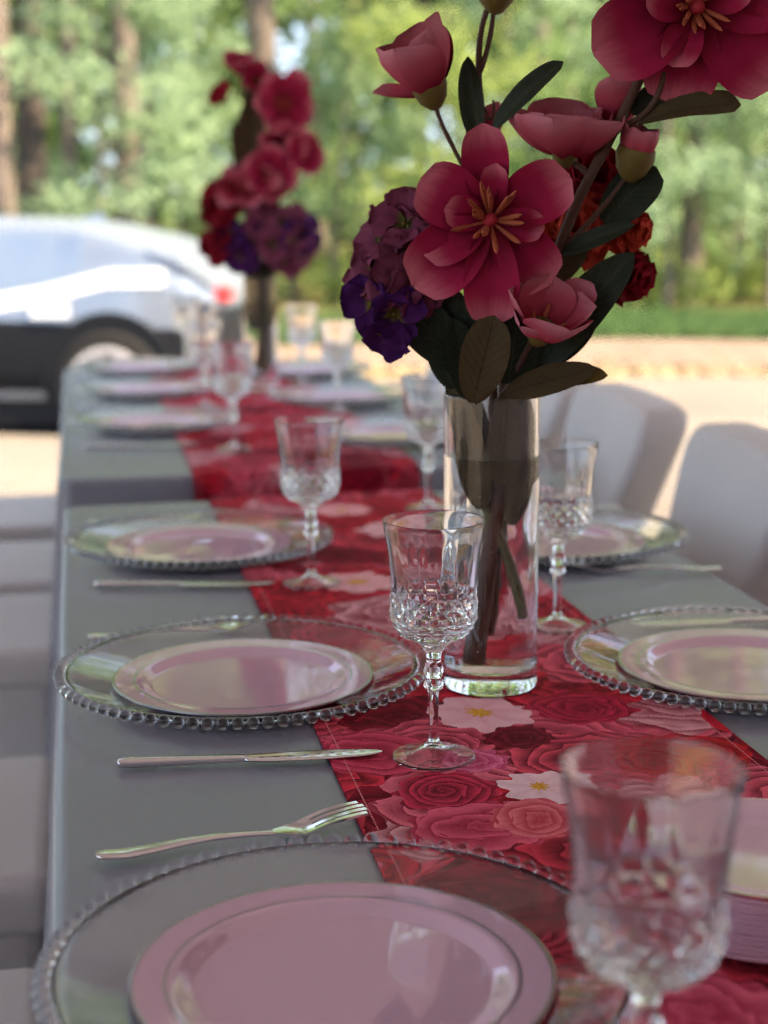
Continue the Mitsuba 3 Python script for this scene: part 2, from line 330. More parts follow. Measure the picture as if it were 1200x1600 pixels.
def tree(name, label, u, w, h, r0, leafm, barkm, crown, group, nlimb=9, per=150, size=.10, lean=0.0, clump=.9):
    key = thing(name, label, 'tree', group)
    b = G(u, w); n = 14; t = np.linspace(0, 1, n)
    ph = rng.uniform(0, 6)
    path = b + np.stack([lean * h * t + .03 * h * np.sin(2.2 * t + ph) * t, .02 * h * np.sin(3 * t + ph), h * t - .25 * (t == 0)], 1)
    rad = r0 * (1 - .8 * t) * (1 + .5 * np.exp(-t * h / .35))
    m = tube(path, rad, 12); m.vertices += (meshkit.fbm(m.vertices * 5, 3)[:, None] - .5) * r0 * .25
    put_key = part(key, 'trunk', P(m, barkm, True))
    cs, rs, limbs = [], [], []
    lo, hi, spread = crown
    for i in range(nlimb):
        tt = lo + (hi - lo) * (i + rng.random()) / nlimb
        k = min(int(tt / h * (n - 1)), n - 2); s = path[k] + (path[k + 1] - path[k]) * (tt / h * (n - 1) - k)
        an = rng.uniform(0, 2 * PI); L = spread * rng.uniform(.5, 1.0) * (1 - .45 * (tt - lo) / max(hi - lo, .1))
        e = s + np.array([math.cos(an) * L, math.sin(an) * L, L * rng.uniform(.0, .5)])
        mid = (s + e) / 2 + np.array([0, 0, .12 * L])
        limbs.append(tube([s, mid, e], [r0 * .28, r0 * .18, r0 * .06], 6))
        for f in (.55, .8, 1.05):
            cs.append(s + (e - s) * f + rng.normal(0, .15 * spread, 3)); rs.append(clump * rng.uniform(.55, 1.1) * min(1, spread * .4))
    labels[part(key, 'branches', P(trimesh.util.concatenate(limbs), barkm, True))] = {'kind': 'stuff'}
    part(key, 'crown', P(leaf_cloud(cs, rs, per, size), leafm))
# tall trunks, as pixels of the photo tell: (u at forward distance w)
def ux(px, w): return (px - 600) / 2463.0 * w * 1.0
TRUNKS = [(14, 20, .19, 'bark', 'slim pale trunk at far left edge of the woods'), (66, 21.5, .23, 'dark_bark', 'dark trunk beside the far left pale trunk'), (118, 27, .16, 'bark', 'thin brown trunk behind the car roof'),
          (206, 22, .21, 'bark', 'straight brown trunk rising behind the car roof end'), (432, 26, .29, 'bark', 'broad grey brown trunk above the far bouquet'), (505, 33, .14, 'bark', 'thin trunk deep in the woods between the two bouquets'),
          (560, 30, .13, 'dark_bark', 'thin dark trunk deep in woods left of near bouquet'), (838, 29, .21, 'bark', 'brown trunk behind the top of the near bouquet'), (1082, 24, .19, 'bark', 'pinkish brown trunk right of the near bouquet'),
          (1196, 30, .18, 'bark', 'trunk at the right edge of the photo, half hidden by leaves'), (1135, 35, .20, 'dark_bark', 'dim trunk deep in the woods at right'), (950, 36, .18, 'bark', 'dim trunk deep in the woods behind the pink flowers'),
          (300, 36, .17, 'dark_bark', 'dim dark trunk deep in woods left of far bouquet'), (660, 38, .2, 'dark_bark', 'dim trunk deep in the woods behind the mauve flowers')]
for px, w, r, bk, lb in TRUNKS:
    tree('tall_tree', lb, ux(px, w), w, rng.uniform(13, 17), r, rng.choice(['mid_leaf', 'pale_leaf']), bk, (9.5, 15.5, 3.0), 'tall trees in the woods', 8, 40, .17, rng.normal(0, .008), 1.2)
side = [(-14, 15), (-17, 8), (-13, 24), (27, 18), (28, 9), (22, 27), (-20, 30), (19, 35)]
for i, (u, w) in enumerate(side):
    if abs(u / w) < .27: continue
    tree('side_tree', 'tall tree standing outside the picture beside the driveway', u, w, rng.uniform(12, 16), .22, ['mid_leaf', 'pale_leaf'][i % 2], 'bark', (3.5, 13, 3.6), 'trees beside the driveway', 12, 90, .19, 0, 1.5)
UNDER = [(165, 20.5, 4.8, 'pale_leaf', 'pale green leafy sapling left of the far bouquet'), (245, 24, 5.0, 'pale_leaf', 'pale green sapling behind the far bouquet'), (40, 33, 5.5, 'yellow_leaf', 'yellow green sapling at the left edge'),
         (340, 28, 5.0, 'mid_leaf', 'mid green sapling between the trunks left of far bouquet'), (520, 25, 5.2, 'pale_leaf', 'pale green sapling right of the far bouquet'), (600, 28, 5.0, 'mid_leaf', 'mid green sapling behind the left pink flower'),
         (690, 24, 4.4, 'yellow_leaf', 'yellow green sapling behind the near bouquet'), (770, 30, 5.4, 'pale_leaf', 'pale sapling behind the dark upright leaf'), (900, 26, 5.2, 'mid_leaf', 'mid green sapling behind the right hand leaves'),
         (980, 29, 4.8, 'pale_leaf', 'pale sapling below the top right flower'), (1040, 22.5, 4.6, 'pale_leaf', 'pale leafy sapling at right in front of the pinkish trunk'), (1150, 25, 5.2, 'yellow_leaf', 'yellow green sapling near the right edge'),
         (1200, 23, 4.8, 'pale_leaf', 'pale green sapling at the right edge'), (430, 31, 5.2, 'yellow_leaf', 'yellow green sapling behind the broad trunk'), (95, 34, 5.0, 'mid_leaf', 'mid green sapling behind the dark trunk'),
         (-60, 31, 5.0, 'mid_leaf', 'mid green sapling just left of the picture'), (1290, 25, 5.0, 'mid_leaf', 'mid green sapling just right of the picture'), (840, 33, 5.6, 'yellow_leaf', 'yellow green sapling deep in the woods at centre'), (1090, 31, 5.0, 'mid_leaf', 'mid green sapling deep in the woods at right')]
for px, w, h, lm, lb in UNDER:
    tree('sapling', lb, ux(px, w), w, h, .05, lm, 'bark', (.7, h * .98, 1.8), 'saplings at the edge of the woods', 14, 80, .075, rng.normal(0, .03), .66)
# far wall of woodland: one mass
cs, rs = [], []
for i in range(900):
    w = rng.uniform(37, 52); u = rng.uniform(-.42, .42) * w
    cs.append(G(u, w, -.3 + rng.uniform(0, 17))); rs.append(rng.uniform(.7, 2.0))
k = struct('distant_woods', P(leaf_cloud(cs, rs, 110, .26), 'mid_leaf'), 'stuff')
labels[k] = {'label': 'blurred mass of far woodland behind the trunks', 'category': 'woods', 'kind': 'stuff'}
cs, rs = [], []
for i in range(260):
    w = rng.uniform(22.5, 34); u = rng.uniform(-.36, .36) * w
    cs.append(G(u, w, -.3 + rng.uniform(0.05, .5))); rs.append(rng.uniform(.25, .7))
k = struct('undergrowth', P(leaf_cloud(cs, rs, 60, .10), 'yellow_leaf'), 'stuff')
labels[k] = {'label': 'low yellow green undergrowth on the forest floor', 'category': 'undergrowth', 'kind': 'stuff'}

# ================================================================ canopy over the tables (out of frame, seen in reflections)
cx0, cx1, cy0, cy1, ez, pz = -1.9, 2.75, -3.0, 3.85, 2.2, 2.95
key = thing('party_canopy', 'beige fabric canopy over the tables seen only in reflections', 'canopy')
mid = (cx0 + cx1) / 2
def quad(a, b, c, d, th=.004):
    a, b, c, d = map(np.array, (a, b, c, d)); n = np.cross(b - a, d - a); n = n / np.linalg.norm(n) * th
    return trimesh.convex.convex_hull(np.array([a, b, c, d, a + n, b + n, c + n, d + n]))
part(key, 'roof_panel', P(quad((cx0, cy0, ez), (mid, cy0, pz), (mid, cy1, pz), (cx0, cy1, ez)), 'canopy_fabric'))
part(key, 'roof_panel', P(quad((mid, cy0, pz), (cx1, cy0, ez), (cx1, cy1, ez), (mid, cy1, pz)), 'canopy_fabric'))
part(key, 'gable_panel', P(trimesh.convex.convex_hull(np.array([(cx0, cy1 + s, ez) for s in (.004, .01)] + [(cx1, cy1 + s, ez) for s in (.004, .01)] + [(mid, cy1 + s, pz) for s in (.004, .01)])), 'canopy_fabric'))
part(key, 'back_light_block', P(box(mid, cy0 - .01, ez / 2 + .02, cx1 - cx0, .006, ez - .04), 'canopy_fabric'))  # added unseen panel, keeps light from behind off the flower fronts
part(key, 'gable_panel', P(trimesh.convex.convex_hull(np.array([(cx0, cy0 - s, ez) for s in (.004, .01)] + [(cx1, cy0 - s, ez) for s in (.004, .01)] + [(mid, cy0 - s, pz) for s in (.004, .01)])), 'canopy_fabric'))
part(key, 'side_light_block', P(box(cx1 + .01, -.9, ez / 2 + .02, .006, 4.1, ez - .04), 'canopy_fabric'))  # unseen panel added to block light from the right
part(key, 'side_light_block', P(box(cx0 - .01, -2.3, ez / 2 + .02, .006, 1.3, ez - .04), 'canopy_fabric'))  # unseen panel added to block light from the left
for x in (cx0 - .05, cx1 + .05):
    for y in (cy0, 1.15, cy1): part(key, 'pole', P(tube([(x, y, gz(y)), (x, y, ez)], .022, 12), 'canopy_frame', 40))

# ================================================================ tables
def rounded_rect(x0, x1, y0, y1, r, step=.012):
    pts = []
    for cx, cy, a0 in ((x1 - r, y1 - r, 0), (x0 + r, y1 - r, 90), (x0 + r, y0 + r, 180), (x1 - r, y0 + r, 270)):
        for a in np.linspace(a0, a0 + 90, 7): pts.append((cx + r * math.cos(math.radians(a)), cy + r * math.sin(math.radians(a))))
    pts = np.array(pts); pts = np.vstack([pts, pts[:1]]); out = []
    for a, b in zip(pts[:-1], pts[1:]):
        n = max(1, int(np.linalg.norm(b - a) / step)); out += [a + (b - a) * k / n for k in range(n)]
    return np.array(out)
def tablecloth(x0, x1, y0, y1, zt, floor):
    p = rounded_rect(x0, x1, y0, y1, .028); n = len(p)
    nx = np.roll(p, -1, 0) - np.roll(p, 1, 0); nrm = np.stack([nx[:, 1], -nx[:, 0]], 1); nrm /= np.linalg.norm(nrm, axis=1, keepdims=True)
    s = np.r_[0, np.cumsum(np.linalg.norm(np.diff(p, axis=0), axis=1))]
    rows, R = [], .010
    pw = .0030 * (meshkit.fbm(np.c_[s * 2.2, 0 * s, 0 * s + zt * 10], 3) - .5); p = p + nrm * pw[:, None]
    for a in (0, 22, 45, 67, 90): rows.append(np.c_[p + nrm * (R * math.sin(math.radians(a)) - R), np.full(n, zt - R + R * math.cos(math.radians(a)))])
    rows.insert(0, np.c_[p - nrm * (R + .004), np.full(n, zt)])
    fold = .5 * np.sin(s * 21 + 2 * np.sin(s * 3)) + .5 * np.sin(s * 34 + 1.7)
    for k in range(1, 15):
        d = k / 14; z = zt - R - (zt - R - floor) * d
        rows.append(np.c_[p + nrm * (.055 * d + .014 * d * fold)[:, None], np.full(n, z)])
    v = np.vstack(rows); f = grid_faces(len(rows), n, True)
    poly = Polygon(rows[0][:, :2]); tv, tf = trimesh.creation.triangulate_polygon(poly, engine='earcut')
    top = tri(np.c_[tv, np.full(len(tv), zt)], tf)
    if top.face_normals[0][2] < 0: top.invert()
    body = tri(v, f)
    c = body.triangles_center; o = np.c_[c[:, :2] - [(x0 + x1) / 2, (y0 + y1) / 2], np.zeros(len(c))]
    if (body.face_normals * o).sum() < 0: body.invert()
    m = trimesh.util.concatenate([top, body]); m.merge_vertices(); return m
ZT = .76; TX0, TX1 = -.035, .727
k = thing('tablecloth', 'grey satin cloth over the near table, its top crossed by the rose runner', 'tablecloth'); put(k, P(tablecloth(TX0, TX1, .49, 2.32, ZT, .02), 'satin_cloth', 40))
k = thing('tablecloth', 'grey satin cloth over the far table by the car, with folds hanging down', 'tablecloth'); put(k, P(tablecloth(TX0 - .012, TX1 + .0, 2.57, 4.42, ZT - .004, .02), 'satin_cloth', 40))

def runner(x0, w, y0, y1, zt, hang0, hang1, seed):
    path = []
    if hang0: path += [(y0 - .006 - .05 * (zt - z) / .74, z) for z in np.linspace(zt - hang0, zt - .014, 12)]
    path += [(y0 + .009 * (1 - math.cos(a)) - .004, zt - .009 + .0104 * math.sin(a)) for a in np.linspace(.15, 1.5, 6)] if hang0 else []
    path += [(y, zt + .0014) for y in np.linspace(y0 + (.012 if hang0 else 0), y1 - (.012 if hang1 else 0), int((y1 - y0) / .012))]
    if hang1:
        path += [(y1 - .009 * (1 - math.cos(a)) + .004, zt - .009 + .0104 * math.sin(a)) for a in np.linspace(1.5, .15, 6)]
        path += [(y1 + .006 + .05 * (zt - z) / .74, z) for z in np.linspace(zt - .014, zt - hang1, 12)]
    path = np.array(path); L = np.r_[0, np.cumsum(np.linalg.norm(np.diff(path, axis=0), axis=1))]
    ref = L[np.argmin(np.abs(path[:, 0] - (y0 + .3)))] - (y0 + .3)
    t = np.gradient(path, axis=0); t /= np.linalg.norm(t, axis=1, keepdims=True); nn = np.stack([-t[:, 1], t[:, 0]], 1)
    xs = np.linspace(0, w, 30); V, UV = [], []
    for side in (1, 0):
        X, I = np.meshgrid(xs, np.arange(len(path)))
        bump = .0015 * meshkit.fbm(np.stack([X * 11, L[I] * 8, 0 * X + seed], -1), 3) + .0008 * ((X < .013) | (X > w - .013))
        off = (bump + .0012) * side
        y = path[I, 0] + nn[I, 0] * off; z = path[I, 1] + nn[I, 1] * off
        V.append(np.stack([x0 + X, y, z], -1).reshape(-1, 3)); UV.append(np.stack([X, L[I] - ref], -1).reshape(-1, 2))
    f = grid_faces(len(path), 30); N = len(path) * 30
    m, n_ = len(path), 30
    e = []
    for j in (0, n_ - 1):
        a = np.arange(m - 1) * n_ + j; e += [np.stack([a, a + n_, a + n_ + N], 1), np.stack([a, a + n_ + N, a + N], 1)]
    for i in (0, m - 1):
        a = i * n_ + np.arange(n_ - 1); e += [np.stack([a, a + 1, a + 1 + N], 1), np.stack([a, a + 1 + N, a + N], 1)]
    mesh = tri(np.vstack(V), np.vstack([f, f[:, ::-1] + N] + e))
    return mesh, np.vstack(UV)
RX = .1777
m, uv = runner(RX, .333, .40, 2.32, ZT, .12, .2, 1)
k = thing('table_runner', 'red and pink rose print runner down the near table under the glass vase', 'table runner'); put(k, P(m, 'rose_print', True, uv=uv))
m, uv = runner(RX - .005, .38, 2.57, 4.42, ZT - .004, .26, .2, 2)
uv = uv + np.array([0, 3.3])
k = thing('table_runner', 'red rose print runner on the far table hanging over its near edge', 'table runner'); put(k, P(m, 'rose_print', True, uv=uv))
ZR = ZT + .0046      # top of the runner

# ================================================================ tableware
charger_prof = [(0, .0), (.098, .0), (.104, .0014), (.130, .0078), (.1545, .0152), (.1566, .0172), (.1569, .0196), (.1562, .0218), (.1535, .0214), (.1515, .0192), (.128, .0114), (.102, .0046), (.096, .0034), (0, .0034)]
CH_BODY = P(lathe(charger_prof, 160), 'clear_acrylic', 30)
bead = trimesh.creation.icosphere(subdivisions=3, radius=.0050)
BEAD = P(bead, 'bead_acrylic', True)
NB = 84
beads_all = []
for i in range(NB):
    a = 2 * PI * i / NB; s = trimesh.creation.icosphere(subdivisions=2, radius=.0052); s.apply_translation([.1624 * math.cos(a), .1624 * math.sin(a), .0196]); beads_all.append(s)
BEADS = P(trimesh.util.concatenate(beads_all), 'bead_acrylic', True)
def charger(x, y, z, label, single=True):
    k = thing('charger_plate', label, 'charger plate', 'clear beaded charger plates'); put(k, CH_BODY, T().translate([x, y, z]))
    if single:
        for i in range(NB):
            a = 2 * PI * (i + .3) / NB
            part(k, 'bead', BEAD, T().translate([x + .1624 * math.cos(a), y + .1624 * math.sin(a), z + .0196]).rotate([0, 0, 1], math.degrees(a)))
    else:
        q = part(k, 'bead_rim', BEADS, T().translate([x, y, z])); labels[q] = {'kind': 'stuff'}
dp = [(0, 0), (.082, 0), (.086, .0010), (.094, .0044), (.099, .0056), (.1185, .0070), (.1200, .0073), (.1200, .0085), (.1185, .0086), (.0985, .0073), (.0930, .0061), (.0872, .0022), (.0835, .0012), (0, .0012)]
DPS = .965
dp = [(r * DPS, z) for r, z in dp]
DP_BODY = P(lathe(dp, 160), 'blush_plastic', 30)
DP_RIM = P(lathe([(r * DPS, z) for r, z in [(.1180, .00862), (.1193, .00888), (.12030, .00865), (.12038, .0073), (.1201, .0069), (.1201, .0083), (.1190, .00862)]], 160, 'loop'), 'silver_foil', 30)
DP_RING = P(lathe([(r * DPS, z) for r, z in [(.0998, .00742), (.0998, .00760), (.1015, .00769), (.1015, .00751)]], 160, 'loop'), 'silver_foil', 30)
def dinner_plate(x, y, z, label):
    k = thing('dinner_plate', label, 'plate', 'blush dinner plates with silver bands'); M = T().translate([x, y, z])
    put(k, DP_BODY, M); part(k, 'rim_band', DP_RIM, M); part(k, 'inner_band', DP_RING, M)

# goblet
NT = 64
def pl(z, pts):
    return np.interp(z, [p[0] for p in pts], [p[1] for p in pts])
BOWL = [(.0812, .0056), (.085, .0066), (.089, .0092), (.093, .0128), (.0968, .0185), (.1000, .0262), (.1065, .0312), (.113, .0335), (.1195, .0340), (.126, .0338), (.1325, .0336), (.147, .0342), (.165, .0358), (.178, .0376), (.190, .0392)]
def bowl_mesh():
    th = np.arange(NT) * 2 * PI / NT; rows, tag = [], []
    for z in (.0812, .085, .089, .093, .0968): rows.append((z, np.full(NT, pl(z, BOWL)))); tag.append(None)
    hz = .0065
    for jj in range(11):                       # the cut diamonds: half cells of a lattice of square pyramids
        j, half = jj / 2, None
        z = .1000 + hz * j
        i = np.arange(NT) / 2
        fi, fj = i - np.floor(i), j - math.floor(j)
        par = ((np.floor(i) + math.floor(j)) % 2)       # 0: apex at the lower left
        # piecewise linear on a half cell, diagonal joins the two low corners
        h00 = np.where(par == 0, 1, 0); h10 = 1 - h00; h01 = 1 - h00; h11 = h00
        hs = np.where(par == 0, np.abs(1 - fi - fj), np.abs(fi - fj))
        amp = .0017 * (1 if jj < 9 else .7)
        rows.append((z, pl(z, BOWL) + amp * (hs - .62) * math.cos(0))); tag.append(jj)
    for z in np.r_[np.linspace(.1345, .178, 13), .184, .1885]:
        w = np.clip((.180 - z) / (.180 - .1345), 0, 1)
        ph = ((th * 8 / (2 * PI)) % 1) - .5                   # panels
        lance = np.clip(1 - (np.abs(ph) / (.10 + .40 * (1 - w) + .02)) ** 2, 0, 1)
        ridge = np.clip(1 - np.abs(np.abs(ph) - .5) / (.26 * w + .02), 0, 1)
        rows.append((z, pl(z, BOWL) - .0012 * w ** .5 * (1 - ridge) * (w > 0) + .0007 * lance * w)); tag.append(None)
    rows += [(.1897, np.full(NT, .03905)), (.1900, np.full(NT, .0387)), (.1897, np.full(NT, .03835))]; tag += [None] * 3
    for z in np.linspace(.186, .112, 16): rows.append((z, np.full(NT, pl(z, BOWL) - float(np.interp(z, [.112, .133, .137, .160, .186], [.0050, .0050, .0034, .0022, .0011]))))); tag.append(None)
    for z, r in ((.1085, .0255), (.1055, .0215), (.1035, .016), (.1025, .009)): rows.append((z, np.full(NT, r))); tag.append(None)
    v = np.concatenate([np.stack([r * np.cos(th), r * np.sin(th), np.full(NT, z)], 1) for z, r in rows])
    F = []
    for a in range(len(rows) - 1):
        for i in range(NT):
            i1 = (i + 1) % NT; A, B, C, D = a * NT + i, a * NT + i1, (a + 1) * NT + i1, (a + 1) * NT + i
            if tag[a] is not None and tag[a + 1] is not None and ((i // 2) + (tag[a] // 2)) % 2 == 0: F += [[A, B, D], [B, C, D]]
            else: F += [[A, B, C], [A, C, D]]
    nb = len(v); v = np.vstack([v, [[0, 0, rows[0][0]], [0, 0, rows[-1][0] - .0004]]])
    o = (len(rows) - 1) * NT
    for i in range(NT):
        i1 = (i + 1) % NT; F += [[nb, i1, i], [nb + 1, o + i, o + i1]]
    return outward(tri(v, F))
GB = P(bowl_mesh(), 'clear_glass', 22)
def stem_mesh():
    n = 16; th = np.arange(n) * 2 * PI / n; rows = []
    prof = [(.0135, .0047, 0), (.0165, .0040, 0), (.030, .0038, 0), (.050, .0039, 0), (.0548, .0046, 0), (.0560, .0064, .6), (.0590, .0079, 1), (.0625, .0070, .6), (.0645, .0058, .3), (.0665, .0066, .5), (.0705, .0078, 1), (.0750, .0068, .6), (.0775, .0056, .2), (.0790, .0060, 0), (.0810, .0056, 0)]
    for z, r, w in prof: rows.append(np.stack([r * (1 + .09 * w * np.cos(8 * th)) * np.cos(th), r * (1 + .09 * w * np.cos(8 * th)) * np.sin(th), np.full(n, z)], 1))
    v = np.vstack(rows + [[[0, 0, prof[0][0]]], [[0, 0, prof[-1][0]]]]); F = [grid_faces(len(prof), n, True)]; s = np.arange(n); s1 = (s + 1) % n; o = (len(prof) - 1) * n
    F += [np.stack([np.full(n, len(v) - 2), s1, s], 1), np.stack([np.full(n, len(v) - 1), o + s, o + s1], 1)]
    return outward(tri(v, np.vstack(F)))
GS = P(stem_mesh(), 'clear_glass', 22)
GF = P(lathe([(0, .0096), (.004, .0088), (.0075, .0070), (.013, .0046), (.022, .0023), (.0305, .0004), (.0322, .0002), (.0327, .0011), (.0315, .0021), (.022, .0042), (.013, .0067), (.0075, .0098), (.0048, .0133), (0, .0133)], 80), 'clear_glass', 50)
def goblet(x, y, z, label, rot=0, detailed=True):
    k = thing('wine_goblet', label, 'goblet', 'cut glass goblets'); M = T().translate([x, y, z]).rotate([0, 0, 1], rot)
    part(k, 'bowl', GB, M); part(k, 'stem', GS, M); part(k, 'foot', GF, M)

# cutlery, along +x from the handle end
def sweep_flat(st):
    """st rows: x, z, half width, thickness"""
    st = np.array(st); n = len(st); ang = np.arange(12) * 2 * PI / 12
    v = np.stack([np.repeat(st[:, :1], 12, 1), st[:, 2:3] * np.sign(np.cos(ang)) * np.abs(np.cos(ang)) ** .7, st[:, 1:2] + st[:, 3:4] / 2 * np.sign(np.sin(ang)) * np.abs(np.sin(ang)) ** .7], -1).reshape(-1, 3)
    v = np.vstack([v, [[st[0, 0], 0, st[0, 1]], [st[-1, 0], 0, st[-1, 1]]]]); s = np.arange(12); s1 = (s + 1) % 12; o = (n - 1) * 12
    return outward(tri(v, np.vstack([grid_faces(n, 12, True), np.stack([np.full(12, n * 12), s1, s], 1), np.stack([np.full(12, n * 12 + 1), o + s, o + s1], 1)])))
KNIFE_H = P(sweep_flat([(0, .0045, .0030, .004), (.002, .0045, .0052, .0062), (.010, .0045, .0058, .007), (.05, .0045, .0052, .0062), (.09, .0045, .0044, .0055), (.0985, .0045, .0046, .005)]), 'polished_silver', 40)
KNIFE_B = P(sweep_flat([(.0987, .0045, .0046, .0042), (.103, .0045, .0072, .003), (.115, .0045, .0090, .0026), (.14, .0048, .0100, .0022), (.17, .0052, .0098, .0019), (.192, .0056, .0078, .0015), (.202, .0058, .0045, .0012), (.2065, .0059, .0012, .001)]), 'polished_silver', 40)
def bend(mesh, fz):
    mesh = mesh.copy(); mesh.vertices[:, 2] += fz(mesh.vertices[:, 0], mesh.vertices[:, 1]); return mesh
FZ = lambda x: .0022 + .0055 * np.exp(-((x - .075) / .055) ** 2) + .011 * smooth(.118, .19, x) - .0022 * np.exp(-((x - .142) / .012) ** 2) + .0035 * (1 - smooth(0, .03, x))
def fork_head():
    out = [(.1222, .0034), (.132, .0085), (.142, .0118), (.150, .0124)]
    body = Polygon([(x, w) for x, w in out] + [(x, -w) for x, w in out[::-1]])
    tines = [shapely.box(.147, -.0124 + k * .00680, .190 - .002 * abs(k - 1.5), -.0124 + k * .00680 + .0044) for k in range(4)]
    m = trimesh.creation.extrude_polygon(shapely.unary_union([body] + tines), .0018, engine='earcut')
    return bend(m.subdivide_to_size(.005), lambda x, y: FZ(x) - .0009 + .9 * 6 * y ** 2 * (1 - smooth(.15, .19, x)))
def smooth(a, b, x):
    t = np.clip((np.asarray(x) - a) / (b - a), 0, 1); return t * t * (3 - 2 * t)
FORK_N = P(fork_head(), 'polished_silver', 40)
FORK_H = P(sweep_flat([(x, float(FZ(x)), w, .0034 - .0008 * (x > .1)) for x, w in [(0, .0030), (.0025, .0058), (.008, .0072), (.02, .0074), (.04, .0062), (.06, .0050), (.08, .0040), (.10, .0033), (.1220, .0034)]]), 'polished_silver', 40)
def knife(x, y, deg, label, z=ZT + .001):
    k = thing('dinner_knife', label, 'knife', 'silver dinner knives'); M = oriented(x, y, z, deg); part(k, 'handle', KNIFE_H, M); part(k, 'blade', KNIFE_B, M)
def fork(x, y, deg, label, z=ZT + .0008):
    k = thing('dinner_fork', label, 'fork', 'silver dinner forks'); M = oriented(x, y, z, deg); part(k, 'handle', FORK_H, M); part(k, 'head', FORK_N, M)

P1, P2, P3, R1, R2 = (.127, .790), (.131, 1.362), (.136, 1.938), (.587, 1.302), (.576, 1.868)
zc = ZR + .0008
charger(*P1, zc, 'nearest clear beaded charger plate at bottom left under a blush plate')
charger(*P2, zc, 'sharp clear beaded charger plate at middle left beside the focused goblet')
charger(*P3, zc, 'clear beaded charger plate at the far left corner of the near table')
charger(*R1, zc, 'clear beaded charger plate cut by the right edge of the photo')
charger(*R2, zc, 'clear beaded charger plate behind the vase by the right chair')
for (x, y), lb in ((P1, 'large blush plate with silver bands at bottom left'), (P2, 'blush plate with silver bands at middle left'), (P3, 'blush plate at the far left corner of the near table'),
                   (R1, 'blush plate with silver bands at the right edge of the photo'), (R2, 'blush plate behind the vase by the right chair')):
    dinner_plate(x + rng.normal(0, .0015), y + rng.normal(0, .0015), zc + .0037, lb)
FL = [(.138, 3.13), (.146, 3.70), (.150, 4.22)]; FR = [(.565, 2.86), (.570, 3.45), (.575, 4.05)]
for (x, y), lb in zip(FL + FR, ('near left of the far table', 'middle left of the far table', 'far end left of the far table', 'near right of the far table', 'middle right of the far table', 'far end right of the far table')):
    charger(x, y, ZR - .003, 'blurred clear beaded charger plate at ' + lb, False); dinner_plate(x, y, ZR + .001, 'blurred blush plate at ' + lb)
# a stack of small plates, front right on the runner
sd = [(0, 0), (.050, 0), (.054, .001), (.060, .0040), (.0745, .0062), (.0757, .0068), (.0757, .0086), (.0745, .0087), (.0595, .0058), (.0535, .0026), (.049, .0014), (0, .0014)]
SD_BODY = P(lathe(sd, 96), 'blush_plastic', 30)
SD_RIM = P(lathe([(.0738, .00885), (.0752, .0091), (.07592, .0087), (.07596, .0070), (.0756, .0068), (.0756, .0086), (.0745, .0088)], 96, 'loop'), 'polished_silver', 30)
NS = 13
ORD = 'first second third fourth fifth sixth seventh eighth ninth tenth eleventh twelfth thirteenth'.split()
for i in range(NS):
    x, y = .393 + rng.normal(0, .0004), .832 + rng.normal(0, .0004); z = ZR + .0005 + i * .0031
    lb = {0: 'bottom plate of the small blush plate stack', NS - 1: 'silver rimmed top plate of the stack at bottom right'}.get(i, ORD[i] + ' plate from the bottom in the stack of small blush plates')
    k = thing('side_plate', lb, 'plate', 'stack of small blush plates'); put(k, SD_BODY, T().translate([x, y, z])); 
    if i == NS - 1: part(k, 'rim_band', SD_RIM, T().translate([x, y, z]))

goblet(.231, .604, ZR, 'large blurred cut glass goblet in the right foreground', 11)
goblet(.2584, 1.1487, ZR, 'sharp cut glass goblet standing in front of the glass vase', 6)
goblet(.249, 1.745, ZR, 'cut glass goblet beside the far left charger of the near table', 17)
goblet(.468, 1.504, ZR, 'cut glass goblet right behind the glass vase', 3)
goblet(.478, 2.16, ZR, 'cut glass goblet left behind the glass vase near the table end', 9)
for x, y, lb in ((.262, 2.80, 'blurred goblet at the near end of the far runner'), (.262, 3.42, 'blurred goblet left of the far vase'), (.530, 3.28, 'blurred goblet right of the far vase'), (.300, 4.02, 'blurred goblet behind the far vase at left'), (.535, 3.86, 'blurred goblet behind the far vase at right'), (.285, 4.30, 'blurred goblet at the far end of the far table')):
    goblet(x, y, ZR - .003, lb, rng.uniform(0, 45))
knife(.0145, 1.183, -5.5, 'sharp silver knife in front of the middle left charger')
knife(.004, 1.789, -11.5, 'blurred silver knife before the far left charger of the near table')
fork(-.004, 1.000, 9.5, 'silver fork behind the nearest charger with tines on the runner')
fork(-.005, 1.556, 2, 'silver fork behind the middle left charger')
fork(.0, 2.150, 1, 'silver fork at the far left corner of the near table')
fork(.742 - .012, 1.705, 166, 'silver fork in front of the charger by the right chair')
knife(.745, 1.474, 177, 'silver knife behind the charger at the right edge')
knife(.742, 2.10, 177, 'silver knife behind the charger by the right chair')
for x, y, lb in ((.0, 2.90, 'blurred knife at the near left of the far table'), (.0, 3.48, 'blurred knife at the middle left of the far table')): knife(x, y, -6, lb, ZT - .003)
for x, y, lb in ((.0, 3.34, 'blurred fork at the near left of the far table'), (.0, 3.93, 'blurred fork at the middle left of the far table')): fork(x, y, 4, lb, ZT - .003)
fork(.73, 2.66, 175, 'blurred fork at the near right of the far table', ZT - .003)

